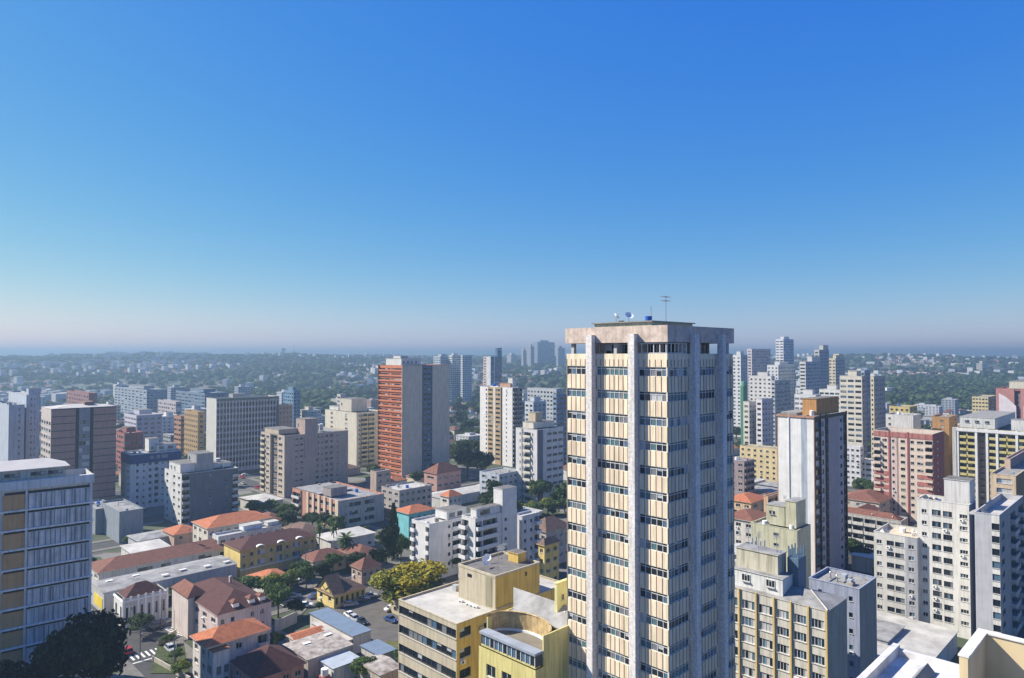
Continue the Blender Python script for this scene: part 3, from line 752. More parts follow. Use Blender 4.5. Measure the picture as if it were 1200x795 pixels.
def blue_top():
    o = bld('apartment_block', 'white apartment block with a dark blue band round its top storeys', 153, 533, 318, 142, 212, [('w', 1, .5, 1.2, 2, 'w')] * 2 , [('x', 1.2), ('w', 2, .35, 1.3, 1, 'd'), ('w', 2, .3, .8, 1, 'd'), ('w', 2, .45, 1.3, 2, 'd'), ('w', 2, .6, 1.5, 2, 'd'), ('w', 2, .3, .8, 1, 'd'), ('w', 2, .4, 1.2, 1, 'd'), ('x', 1), ('w', 2, .4, 1.2, 1, 'd')], wall((0.62, 0.62, 0.62)), short='white block with the blue top band')
    W, D, h = o.W, o.D, o.h; m = mat('dark_blue_paint', (0.02, 0.05, 0.16), 0.6, 0.05, 0, .3)
    q = MB(); q.box(-0.2, -0.25, h - 4.6, W + .2, -0.004, h - .4, m); q.box(-0.2, -0.004, h - 4.6, -0.004, D, h - .4, m); q.build('blue_band', o.root)
    for u in (.38, .5, .6, .66):
        f, g, c = win_mesh(1.5, 1.2, 2, 'w', 2, 0); qq = MB(); merge(qq, f, lambda t: t); merge(qq, g, lambda t: t); link('window', qq.mesh('window'), o.root, (W * u, -.31, h - 2.7), 0)
    boxpart(o, 'lift_house', W * .42, D * .35, h, W * .62, D * .75, h + 6, wall(WHITE), wins=[('R', 1, 1, 1, 1.2, 1, 'd')])
    boxpart(o, 'penthouse', W * .55, D * .2, h, W * .95, D * .7, h + 3, wall(WHITE), wins=[('R', 1, 1, 2.2, 1.2, 2, 'd'), ('R', 5, 1, 2.2, 1.2, 2, 'd')])
blue_top()

def grey_block():
    o = bld('apartment_block', 'dark grey blank-sided apartment block with stepped white penthouse and lit left side', 213, 556, 288, 193, 279, [('w', 1.4, .35, 1.2, 1, 'w'), ('x', .4), ('w', 1.2, .4, 1.2, 1, 'w'), ('w', 1.2, .4, 1.2, 2, 'w')],
        [('b', 2.3, 1.0, 'd', wall((.36, .37, .38))), ('x', 6), ('w', 1.3, .5, 1.1, 1, 'w'), ('x', 4), ('w', 1.3, .5, 1.1, 1, 'w'), ('x', 1), ('b', 2.1, 1.2, 'd', wall(WHITE))], wall((0.13, 0.145, 0.17), .2), short='dark grey blank-sided block', wmL=wall((0.62, 0.61, 0.58)), roof=M_CONC)  # right wall's dark colour includes its shade; left wall stays pale
    W, D, h = o.W, o.D, o.h
    boxpart(o, 'penthouse', W * .02, D * .15, h, W * .45, D * .8, h + 3.6, wall(WHITE), wins=[('L', 2, 1, 1.4, 1.3, 2, 'w'), ('L', 6, 1, 1.4, 1.3, 2, 'w')])
    boxpart(o, 'lift_house', W * .28, D * .1, h, W * .58, D * .6, h + 7.4, wall(GREY), wins=[('L', 1.5, 4.5, 1.4, 1.3, 2, 'd')])
    boxpart(o, 'parapet_room', W * .62, D * .3, h, W * .98, D * .7, h + 1.8, wall(WHITE))
    tank(o, W * .8, D * .5, h + 2, 1.0, 1.5, wall(WHITE))
grey_block()

def grid_slab():
    fb = []
    for i in range(20): fb += [('w', 1, .9, 2.5, 1, 'd', .6)]
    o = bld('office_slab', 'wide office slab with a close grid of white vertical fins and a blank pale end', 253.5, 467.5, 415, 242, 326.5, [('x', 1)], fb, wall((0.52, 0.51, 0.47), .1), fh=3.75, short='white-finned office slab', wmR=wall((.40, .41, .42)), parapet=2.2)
    W = o.W
    for i in range(21):
        q = MB(); x = W * i / 20; q.box(x - .2, -.55, 0, x + .13, -.004, o.h - 1.6, mat('white_fin', (0.80, 0.79, 0.76), .8, .05, .1)); q.build('vertical_fin', o.root)
    q = MB(); q.box(0, -0.62, o.h - 1.55, W, -.004, o.h - .13, wall((.16, .19, .15))); q.build('fascia', o.root)
    boxpart(o, 'lift_house', W * .3, o.D * .3, o.h, W * .5, o.D * .7, o.h + 2.2, wall(GREY))
grid_slab()
bld('office_slab', 'plain brown-grey block standing against the right end of the finned slab', 327, 475, 440, 322, 343, [('x', 1)], [('w', 1, .3, 1, 1, 'd')] * 4, wall((0.36, 0.28, 0.22)), short='plain brown-grey block')

def twin_beige():
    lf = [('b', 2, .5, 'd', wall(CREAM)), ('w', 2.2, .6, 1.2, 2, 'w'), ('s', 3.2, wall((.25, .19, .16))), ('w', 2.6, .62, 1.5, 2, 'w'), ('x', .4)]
    rf = [('x', 3), ('w', 1.6, .6, .6, 2, 'd'), ('w', 1.6, .6, .9, 2, 'd'), ('x', 3.6), ('w', 1.7, .6, 1.3, 2, 'd'), ('w', 1.3, .4, .8, 1, 'd'), ('w', 1.7, .6, 1.3, 2, 'd'), ('w', 1.7, .6, 1.3, 2, 'd'), ('x', .6), ('w', 1.4, .5, .6, 1, 'd'), ('x', 3)]
    o = bld('apartment_block', 'beige-brown apartment block with lit balconies on its end and a square lift tower', 333.5, 511, 345, 306, 408, lf, rf, wall((0.46, 0.36, 0.29), .25), short='beige-brown block with the square lift tower', wmL=wall((.52, .43, .34)), roof=M_CONC)
    W, D, h = o.W, o.D, o.h
    boxpart(o, 'lift_tower', W * .30, -0.4, h - 12, W * .5, D * .35, h + 7.5, wall((0.40, 0.30, 0.26)), wins=[('L', 1.5, 16, 1.4, 1.1, 2, 'w')])
    boxpart(o, 'penthouse', W * .02, D * .3, h, W * .3, D * .9, h + 2.3, wall(BEIGE))
    tank(o, W * .72, D * .4, h, 1.1, 3.4, wall(WHITE)); tank(o, W * .65, D * .4, h, 1.1, 3.0, wall(WHITE))
twin_beige()

def cream_stepped():
    bl = ('b', 2.6, 1.1, 'd', wall((.60, .50, .30)))
    o = bld('apartment_tower', 'cream stepped apartment tower with long balconies left of the orange tower', 418, 484, 440, 381, 452, [('x', 1), ('w', 1, .5, 1.2, 1, 'd'), ('x', 2), ('w', 1.2, .4, 1.2, 2, 'w'), ('x', 1.5)], [('x', .7), ('w', .6, .8, 1.1, 1, 'd'), bl, bl, ('x', 1.5), bl], wall((0.62, 0.57, 0.46), .2), short='cream stepped tower', roof=M_CONC)
    W, D, h = o.W, o.D, o.h
    boxpart(o, 'upper_block', W * .1, D * .25, h, W * .62, D * .62, h + 8.2, wall((.55, .50, .42)), wins=[('L', 2, 4, 1.2, 1.2, 1, 'd')])
    boxpart(o, 'penthouse', W * .1, D * .66, h, W * .4, D * .95, h + 2.5, wall(WHITE)); tank(o, W * .75, D * .5, h, 1.2, 1.6, wall(WHITE))
cream_stepped()

def orange_tower():
    mo = wall((0.54, 0.18, 0.08), 0.2)
    o = bld('residential_tower', 'orange-red banded tower with two blank grey sides and a dark blue glazed slot between them', 472, 428.5, 400, 444.5, 527, 
        [('w', 2, .9, .85, 4, 'd', 1.4), ('w', 2, .9, .85, 4, 'd', 1.4)], [('x', 8.7), ('x', .5, M_FRD), ('w', 1.7, .85, 1.5, 3, 'd', .8, wall((.10, .16, .24))), ('w', 2.0, .85, 1.5, 3, 'd', .8, wall((.10, .16, .24))), ('x', .5, M_FRD), ('x', 8.3)], wall((0.56, 0.49, 0.40), .2), fh=3.05, wmL=mo, parapet=.9, short='orange-red banded tower')
    D = o.D
    for k in range(o.nfl):
        z = o.fl0 + k * o.fh
        q = MB(); q.box(-0.55, 0.2, z + .1, -.004, D - .2, z + 1.1, mo); q.build('spandrel_shelf', o.root)
    q = MB(); q.box(-.7, D - .1, 0, 0, D + .4, o.h, wall((.2, .08, .06))); q.box(-.7, -.5, 0, -0.004, -.004, o.h, wall((.5, .36, .28))); q.build('end_pier', o.root)
    boxpart(o, 'lift_house', o.W * .02, D * .1, o.h, o.W * .42, D * .75, o.h + 4, wall(WHITE), wins=[('R', 1 + 3 * i, 1, 1.4, 1.6, 1, 'w') for i in range(4)])
    boxpart(o, 'tank_room', o.W * .1, D * .3, o.h + 4.2, o.W * .25, D * .6, o.h + 5.6, wall(WHITE))
orange_tower()

def white_yellow():
    o = bld('apartment_tower', 'white tower with ochre balcony column, in front of the blue glass tower', 600.5, 454.5, 440, 562.5, 612, [('x', 1.6), ('w', .8, .5, 1.1, 1, 'd'), ('w', 1.7, .75, 1.3, 2, 'd', .9, wall((.47, .33, .17))), ('x', .5, wall(WHITE)), ('w', 1.7, .75, 1.3, 2, 'd', .9, wall((.47, .33, .17))), ('x', .5, M_SHADE), ('x', .9), ('w', .6, .5, 1.0, 1, 'd'), ('x', 1.4)],
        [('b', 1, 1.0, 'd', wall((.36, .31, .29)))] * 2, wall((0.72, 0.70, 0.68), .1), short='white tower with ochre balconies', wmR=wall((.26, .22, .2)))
    boxpart(o, 'penthouse', 2, 4, o.h, o.W - 3, o.D * .45, o.h + 2.5, wall((.5, .3, .2))); boxpart(o, 'lift_house', 3, 3, o.h, 6.5, 7, o.h + 6, wall(WHITE)); tank(o, 6, o.D * .75, o.h, 1.2, 1.5)
white_yellow()
bld('glass_tower', 'dark blue glass tower rising behind the white tower with ochre balconies', 575, 418, 760, 566.5, 588, [('w', 1, .5, 1.4, 1, 'd', .9, wall((.55, .45, .42))), ('x', .8, wall(WHITE)), ('x', .5)], [('w', 1, .9, 2.2, 2, 'b', .4, wall((.10, .22, .40))), ('x', .3, wall(WHITE)), ('w', 2.2, .95, 2.2, 3, 'b', .4, wall((.10, .22, .40)))], wall((.55, .58, .62)), short='dark blue glass tower')
_o = bld('glass_tower', 'thin dark slab rising above the blue glass tower', 583, 408, 775, 580.5, 588, [('x', 1)], [('w', 2, .95, 2.2, 3, 'b', .4, wall((.06, .16, .30)))], wall((.06, .16, .30)), short='thin dark slab')

def white_balc():
    bl = ('b', 2.6, 1.0, 'd', wall((.66, .62, .55)))
    o = bld('apartment_block', 'white block with stacked balconies down a dark recess, just left of the ribbed tower', 629.5, 504, 330, 604.5, 660, [('x', 1), ('w', 1, .35, 1.2, 1, 'd'), ('x', .7, wall((.18, .18, .2))), ('b', 2.6, .8, 'd', wall((.66, .60, .50))), ('w', 1, .35, 1.2, 1, 'd'), ('x', 1)],
        [('x', 2, wall((.16, .15, .19))), ('x', 1.2), ('w', 2, .8, 1.2, 3, 'd'), ('w', 2, .8, 1.2, 3, 'd'), ('w', 2, .8, 1.2, 3, 'd')], wall((0.62, 0.60, 0.58)), fh=3.5, short='white block with stacked balconies')
    boxpart(o, 'penthouse', 2, o.D * .3, o.h, o.W * .9, o.D * .8, o.h + 3, wall((.62, .57, .48))); boxpart(o, 'lift_house', 5, o.D * .4, o.h + 3.2, 10, o.D * .7, o.h + 7.5, wall((.55, .45, .30)))
white_balc()

def salmon():
    ms = wall((.50, .25, .18)); mc = wall((.62, .50, .38))
    lb = []
    lb += [('b', 2.2, .6, 'd', wall(WHITE)), ('x', .6, M_SHADE), ('x', 1.2)]
    for i in range(5): lb += [('p', .55, .35, mc), ('w', .9, .9, 1.5, 1, 'd', .9)]
    lb += [('p', .7, .35, mc)]
    o = bld('apartment_block', 'low salmon block with cream piers, grey end wall and flat grey roof', 397, 587.5, 283, 342.5, 450, lb, [('x', 1), ('w', 1, .4, .7, 1, 'd'), ('w', 3, .85, 1.7, 4, 'd', .8, wall((.46, .42, .38))), ('x', .4), ('w', 2.6, .85, 1.7, 4, 'd', .8, wall((.46, .42, .38))), ('x', 2)], wall((.40, .36, .34)), fh=3.4, wmL=ms, short='low salmon block with cream piers')
    boxpart(o, 'lift_house', o.W * .1, o.D * .25, o.h, o.W * .45, o.D * .42, o.h + 3.4, wall((.32, .27, .27)))
    q = MB(); q.box(1, o.D * .45, o.h - .1, o.W * .8, o.D - 1, o.h + .25, M_ROOFG); q.build('roof_sheet', o.root)
salmon()
bld('tank_house', 'small salmon and grey roof house behind the low salmon block', 441, 553, 330, 434, 458, [('x', 1)], W_(2), wall((.42, .33, .27)), short='salmon and grey roof house')

def bay_L(n): return [('w', 1, .5, 1.4, 2, 'w')] * n
# left foreground row, from back to front
o = house('long_house', 'long cream house with a terracotta hipped roof and sunlit windowed end', 243.5, 620, 243, 226, 318, wall((.58, .54, .46)), T_OR, 3.2, 2.6, bay_L(3), [('w', 1, .5, 1.3, 2, 'w')] * 8, short='long cream house with the terracotta roof')
o = bld('annex', 'low white annexe with flat pale roof between the terracotta house and the yellow mansion', 256, 629, 232, 249, 330, [('x', .4), ('w', 1, .6, 1.2, 2, 'w')], W_(7), wall((.60, .60, .60)), roof=M_ROOFL, short='low white annexe')
boxpart(o, 'roof_box', o.W * .4, o.D * .2, o.h, o.W * .7, o.D * .9, o.h + 1.6, wall((.6, .66, .72)), M_ROOFL); boxpart(o, 'roof_box', o.W * .8, o.D * .3, o.h, o.W * .98, o.D * .9, o.h + 1.2, wall(WHITE), M_ROOFL)
def yellow_mansion():
    my = wall((.52, .38, .15)); o = house('mansion', 'long ochre mansion with white framed bays and dark maroon roof', 281.5, 646, 220, 262.5, 370, my, T_MA, 3.1, 2.4, [('x', 1, wall((.68, .52, .20)))], [('w', 1, .45, 1.2, 1, 'w'), ('w', 1, .45, 1.3, 1, 'w'), ('w', 1.6, .7, 1.6, 3, 'wl'), ('w', 1, .4, 1.2, 1, 'w'), ('w', 1.2, .7, 2.2, 2, 'wl'), ('w', 1, .4, 1.2, 1, 'w'), ('w', 1.6, .7, 1.6, 3, 'wl'), ('w', 1, .45, 1.2, 1, 'w'), ('w', 1, .45, 1.2, 1, 'w')], short='ochre mansion')  # left end wall is a brighter copy of the ochre, sunlight in its colour
    for u in (.25, .52, .77):
        q = MB(); x = o.W * u; hw = 1.6; n = 12
        base = o.h - .2
        pts = [(x + hw * math.cos(math.pi * i / n), base + 1.0 * math.sin(math.pi * i / n)) for i in range(n + 1)]
        q.quad([(p[0], -.30, p[1]) for p in reversed(pts)], my)
        for i in range(n):
            a, c = pts[i], pts[i + 1]; q.quad([(a[0], -.42, a[1]), (a[0], .7, a[1]), (c[0], .7, c[1]), (c[0], -.42, c[1])], M_WHT)
            q.quad([(a[0], -.42, a[1]), (c[0], -.42, c[1]), (c[0] * .95 + x * .05, -.42, c[1] - .22), (a[0] * .95 + x * .05, -.42, a[1] - .22)], M_WHT)
        q.build('curved_gable', o.root)
    q = MB(); q.box(-0.25, -.3, o.h - 6.2, o.W + .1, -.004, o.h - 6.0, M_WHT); q.build('string_course', o.root)
yellow_mansion()

def corner_house():
    o = house('corner_house', 'white single-storey corner house with tall windows and dark brown hipped roof by the crossing', 144.6, 704, 181, 133.5, 196, wall((.62, .61, .60)), T_MA, 6.4, 2.6, [('w', 1, .35, 3.0, 1, 'd', 1.5)] * 2, [('w', 1, .30, 3.0, 1, 'd', 1.5)] * 6, short='white corner house', over=-0.6)
    q = MB(); q.box(-.25, -.25, o.h - .6, o.W + .1, -.004, o.h - .3, M_WHT); q.box(-.25, 0, o.h - .6, -.004, o.D, o.h - .3, M_WHT); q.build('cornice', o.root)
    q = MB()
    for i in range(7): q.box(o.W * i / 6 - .25, -.12, 0, o.W * i / 6 + .25, -.004, o.h + .7, M_WHT)
    q.build('parapet_piers', o.root)
corner_house()
def shed(label, corner, W, D, h, wc, rm, b=45.0, strips=0, short=None, name='shed', rise=0.6, group=None, mono=False):
    """flat or low roofed shed; corner is its ground point"""
    o = Bld(); o.W, o.D, o.h, o.C = W, D, h, corner; o.rz = D2R(90 - b)
    o.root = thing(name, label, 'shed', (corner[0], corner[1], 0), o.rz, group); o.wallm = wall(wc); q = MB()
    q.box(0, 0, 0, W, D, h, o.wallm); q.build('wall', o.root)
    q = MB(); n = max(1, int(D / 9)) if W > D else 1
    if mono: q.box(-.3, -.3, h + .01, W + .3, D + .3, h + .16, rm)
    else:
        for k in range(n):
            y0, y1 = D * k / n, D * (k + 1) / n; ym = (y0 + y1) / 2
            q.quad([(-.3, y0, h + .05), (W + .3, y0, h + .05), (W + .3, ym, h + .05 + rise), (-.3, ym, h + .05 + rise)], rm)
            q.quad([(-.3, ym, h + .05 + rise), (W + .3, ym, h + .05 + rise), (W + .3, y1, h + .05), (-.3, y1, h + .05)], rm)
            q.quad([(-.3, y1, h + .05), (-.3, y0, h + .05), (-.3, ym, h + .05 + rise)], o.wallm)
    rf = q.build('roof', o.root); rr = random.Random(int(W * 10))
    for k in range(strips):
        q = MB(); x = W * (k + .5 + .3 * rr.random()) / strips; y = D * rr.choice((.2, .3, .62, .7)); zz = h + .1 + (0.16 if mono else rise)
        q.box(x - .9, y - .5, zz, x + .9, y + .5, zz + .12, M_WHT); q.build('skylight', rf)
    register(short or label, o.root, W, D, h + rise)
    return o
shed('long grey warehouse roof with white skylights beside the white corner house', gnd(133, 741, 0) + Vector((-2, 4, 0)) + Vector((-7.2, 7.2, 0)), 37, 13, 6.2, (.42, .42, .42), M_ROOFG, strips=6, short='grey warehouse', name='warehouse')
_q = MB(); _q.box(-.12, 1.5, 1.2, -.005, 9.5, 4.2, wall((.70, .52, .05), .3)); _q.build('yellow_mural', bpy.data.objects['warehouse'])
shed('second grey shed roof in line behind the warehouse with small skylights', gnd(133, 741, 0) + Vector((-2, 4, 0)) + Vector((19, 41, 0)), 19, 15, 4.6, (.42, .42, .42), M_ROOFG, strips=7, short='second grey shed', name='warehouse')
house('row_house', 'low whitewashed row with a long maroon tiled roof left of the warehouse', 116, 672, 205, 108, 205, wall((.52, .49, .46)), T_RD, 3.0, 2.2, W_(2), [('x', .6), ('w', 1, .5, 1.4, 2, 'w'), ('w', 1, .7, 1.8, 3, 'd'), ('w', 1, .5, 1.4, 2, 'w'), ('x', 1), ('w', 1, .7, 2, 2, 'd'), ('w', 1, .4, 1.2, 1, 'd'), ('x', 1)], short='low row with the maroon roof', W=46, D=13)
for (xc, yc, Y, xl, xr, lab, sh) in ((140, 600, 262, 118, 168, 'shaded teal-grey service block behind the low row with the maroon roof', 'teal-grey service block'), (112, 597, 275, 96, 136, 'shaded grey block at the foot of the brown banded tower', 'grey block at the foot of the brown tower')):
    bld('service_block', lab, xc, yc, Y, xl, xr, [('x', 1)], [('x', 1)], wall((.24, .27, .30)), short=sh)
_v = house('villa', 'pale pink villa with a large maroon roof above the orange-roofed villa', 255, 722, 165, 208, 318, wall((.58, .47, .45)), T_MA, 3.1, 3.0, W_(5), [('w', 1, .4, 1.2, 1, 'w'), ('w', 1, .4, 1.2, 1, 'w'), ('x', 1), ('w', 1, .4, 1.2, 2, 'w'), ('w', 1, .4, 1.2, 2, 'w'), ('x', .5)], short='pale pink villa', over=0.3, chimney=True)
_v2 = _v
def dormers(o, spots, rise=3.0):
    for (x, y) in spots:
        q = MB(); z = o.h + .9; q.box(x, y, o.h + .2, x + 1.5, y + 1.6, z + .7, M_WHT); hip(q, x - .1, y - .1, x + 1.6, y + 2.4, z + .85, .7, T_RD, .1); q.build('dormer', o.root)
dormers(_v, ((_v.W * .3, .8), (_v.W * .6, .8), (_v.W * .8, .8)))
q = MB(); q.box(-1.6, _v.D * .55, 0, -.01, _v.D * .98, _v.h + 1.0, wall((.58, .50, .46))); hip(q, -1.6, _v.D * .55, 3, _v.D * .98, _v.h + 1.1, 2.2, T_RD, .3); q.build('corner_turret', _v.root)
def orange_villa():
    o = house('villa', 'white two-storey villa with arcaded front and bright orange hipped roof', 243, 759, 148, 226, 314, wall((.62, .58, .53)), T_OR, 3.0, 2.2, W_(2), [('b', 1.1, 1.2, 'd'), ('w', 1, .5, 1.4, 2, 'w'), ('w', 1.3, .4, 1.4, 2, 'w'), ('x', 1), ('b', 1, 1.0, 'd')], short='orange-roofed villa', over=.6)
    boxpart(o, 'bay', o.W * .02, -2.6, 0, o.W * .28, -.01, o.h - .6, wall((.66, .64, .6)), T_OR, wins=[('R', .7, 1, .9, 1.9, 1, 'd'), ('R', 2.3, 1, .9, 1.9, 1, 'd'), ('R', .7, 4, .9, 1.5, 1, 'd'), ('R', 2.3, 4, .9, 1.5, 1, 'd'), ('L', .7, 4, .9, 1.5, 1, 'd'), ('L', .7, 1, .9, 1.9, 1, 'd')])
orange_villa()
house('house', 'house with a steep dark maroon roof and little dormer at the bottom edge', 300, 797, 140, 272, 356, wall((.40, .22, .20)), T_MA, 3.0, 3.6, W_(2), W_(4), short='steep maroon-roofed house')
def shedpx(label, c, l, r, h, wc, rm, **kw):
    C = gnd(*c, h); L_ = gnd(*l, h); R_ = gnd(*r, h)
    Rd = Vector((math.sin(D2R(45)), math.cos(D2R(45)))); d1 = Vector((R_.x - C.x, R_.y - C.y)); d2 = Vector((L_.x - C.x, L_.y - C.y))
    return shed(label, Vector((C.x, C.y, 0)), max(3, d1.length), max(3, d2.length), h, wc, rm, **kw)
shedpx('open shed with worn striped grey and rust roof sheets', (361, 774), (343, 752), (409, 754), 4.5, (.36, .33, .3), mat('striped_rusty_sheet', (.40, .37, .33), .9, .25, 0, .6, c2=(.16, .12, .10)), strips=2, short='striped rusty shed roof', rise=.4)
shedpx('small cream outbuilding with orange roof beside the striped shed', (347, 752), (338, 744), (378, 739), 3.2, (.62, .54, .48), T_OR, short='small cream outbuilding', rise=.8)
shedpx('long steel-blue canopy roof along the edge of the car park', (413.6, 746), (375, 716), (436, 740), 4.4, (.55, .50, .45), mat('steel_blue_sheet', (.16, .21, .27), .5, .08, 0, .5), short='steel-blue canopy', mono=True, name='canopy')
shedpx('pale boundary building under the long steel-blue canopy', (405, 752), (377, 727), (413, 750), 3.6, (.62, .57, .50), M_ROOFL, short='pale boundary building', mono=True, name='outbuilding')
shedpx('short steel-blue canopy next to the yellow office block', (444, 768.5), (427, 756), (462.5, 761), 4.0, (.50, .47, .43), mat('steel_blue_sheet', (.16, .21, .27)), short='short blue canopy', mono=True, name='canopy')
shedpx('brown patched lean-to under the short steel-blue canopy at the bottom edge', (446, 792), (430, 772), (470, 782), 4.0, (.42, .36, .3), mat('striped_rusty_sheet', (.40, .37, .33)), short='brown patched lean-to', mono=False)
o = shedpx('small white shed with flat blue-grey roof at the bottom edge', (391, 784), (376, 773), (425, 774), 3.6, (.58, .59, .58), mat('blue_grey_sheet', (.36, .40, .44), .6, .08, 0, .5), short='small white shed', mono=True)
q = MB(); q.cyl(-1.3, 1.5, 2.2, 3.6, .8, .8, M_WHT, 14); q.build('water_tank', o.root)
q = MB(); q.box(-2.2, .6, 0, -.4, 2.4, 2.19, wall((.35, .12, .1))); q.build('tank_plinth', o.root)
o = house('gabled_house', 'bright yellow gabled house with brown roof beside the car park', 391.5, 699, 195, 371.5, 428, wall((.74, .58, .22)), T_BR, 2.7, 3.0, [('w', 1, .35, 1.3, 1, 'w')] * 2, [('w', 1, .45, 1.8, 1, 'd')] * 6, gable=False, short='yellow gabled house', over=.6)
q = MB(); D_ = o.D; q.quad([(-.05, D_, o.h), (-.05, 0, o.h), (-.05, D_ / 2, o.h + 4.4)], o.wallm); q.quad([(-.05, 0, o.h), (-.05, D_, o.h), (3.5, D_ / 2, o.h + 4.0)], T_BR)
q.quad([(-.5, D_ + .5, o.h + .05), (-.5, D_ / 2, o.h + 4.7), (4.2, D_ / 2, o.h + 4.7), (3.2, D_ + .6, o.h + .1)], T_BR); q.quad([(-.5, D_ / 2, o.h + 4.7), (-.5, -.5, o.h + .05), (3.2, -.6, o.h + .1), (4.2, D_ / 2, o.h + 4.7)], T_BR)
for k in (-1, 1):
    q.tube((-.15, D_ / 2, o.h + 3.6), (-.15, D_ / 2 + k * 3.2, o.h + .6), .12, M_BARK); q.tube((-.15, D_ / 2, o.h + .8), (-.15, D_ / 2 + k * 2.0, o.h + 2.0), .1, M_BARK)
q.build('gable', o.root)
house('house', 'red-roofed round-ended wing behind the yellow gabled house', 424, 668, 214, 412, 446, wall((.45, .33, .27)), T_RD, 3.0, 2.6, W_(2), W_(3), short='red-roofed wing')

# white complex in the middle
def white_complex():
    mw = wall((.64, .63, .62), .15); bal = wall((.68, .67, .66), .1)
    o = bld('apartment_block', 'white lower apartment wing with recessed balconies, left part of the white complex', 503, 614.5, 218, 482.5, 550, [('b', 1, .7, 'd', bal), ('x', 2.2), ('b', .9, .3, 'd', bal)], [('x', 2.8), ('w', 1, .4, 1.1, 1, 'd'), ('b', 1.6, .3, 'd', bal), ('b', 1.4, .3, 'd', bal)], mw, roof=M_ROOFL, short='white lower wing')
    boxpart(o, 'penthouse', o.W * .45, .6, o.h, o.W * .95, o.D * .7, o.h + 2.6, mw, wins=[('R', 1, .6, 2.4, 1.3, 2, 'd'), ('R', 4.6, .6, 2.0, 1.3, 2, 'd')])
    o = bld('apartment_block', 'white balconied apartment block with tall lift tower, middle of the white complex', 557, 608, 207, 541, 606, [('b', 2, 1.3, 'b', bal), ('x', 1.8)], [('b', 1.2, 1.0, 'd', bal), ('b', 2.6, .7, 'd', bal), ('x', .3), ('w', 1.2, .35, 1.1, 1, 'd'), ('w', 1.2, .3, .8, 1, 'd'), ('x', .8)], mw, roof=M_ROOFL, short='white balconied block')
    boxpart(o, 'lift_tower', o.W * .62, -.3, 0, o.W * .97, o.D * .6, o.h + 7.2, mw, wins=[('R', 1, 2 + 3 * k, .8, .8, 1, 'd') for k in range(7)])
    boxpart(o, 'penthouse', o.W * .05, .5, o.h, o.W * .6, o.D * .5, o.h + 2.4, mw, wins=[('R', 1.5, .6, 4, 1.3, 4, 'd')])
    o = bld('apartment_block', 'white rear block with end balconies, right part of the white complex', 612, 605, 222, 602, 632, [('x', 1)], [('w', 1, .35, 1.1, 1, 'd'), ('w', 1, .35, 1.1, 1, 'd'), ('b', .9, 1.2, 'w', bal)], wall((.56, .56, .58)), roof=M_ROOFL, short='white rear block')
white_complex()
# houses in the middle distance, left of the ribbed tower
house('house', 'small white house with bright orange roof and turquoise painted side', 479, 603, 262, 462, 510, wall((.18, .48, .50)), T_OR, 3.2, 2.0, [('x', 1)], W_(4), short='orange-roofed turquoise house')
house('house', 'cream gabled house with orange-red roof behind the turquoise house', 526, 583, 293, 516, 541, wall((.62, .56, .50)), T_OR, 3.2, 2.2, W_(1), W_(3), short='cream house with the orange-red roof', gable=False)
house('house', 'dark red-roofed little house in front of the cream gabled one', 524, 603, 268, 514, 536, wall((.50, .44, .38)), T_RD, 3.0, 2.4, W_(1), W_(2), short='dark red-roofed little house')
bld('house', 'long low grey-beige building with flat roof to the right of the salmon block', 468, 575, 300, 447, 506, W_(3), [('w', 1, .5, 1.2, 2, 'd')] * 6, wall((.40, .36, .33)), roof=M_ROOFL, short='long low grey-beige building')
house('church_hall', 'maroon-roofed hall at the foot of the orange-red banded tower', 512, 556, 345, 497, 540, wall((.44, .26, .22)), T_RD, 3.6, 4.5, W_(1), W_(4), short='maroon-roofed hall')
bld('house', 'modern flat-roofed house with white overhanging edges behind the trees', 585, 556, 330, 562, 612, W_(2), W_(5), wall((.46, .50, .55)), roof=M_CONC, short='modern flat-roofed house', b=42)
shed('wide pale grey curved warehouse roof behind the white complex', gnd(516, 596, 0), 40, 14, 4.5, (.5, .5, .5), M_ROOFL, short='pale grey warehouse', name='warehouse', rise=1.2)
house('house', 'tiled grey-brown hall behind the white complex by the ribbed tower', 640, 624, 232, 618, 668, wall((.40, .36, .33)), T_BR, 3.4, 3.5, W_(3), W_(4), short='tiled hall by the ribbed tower')
house('cottage', 'small yellow cottage to the right of the white complex', 638, 640, 205, 631, 655, wall((.66, .50, .18)), T_BR, 3.0, 1.6, W_(1), W_(2), short='small yellow cottage')

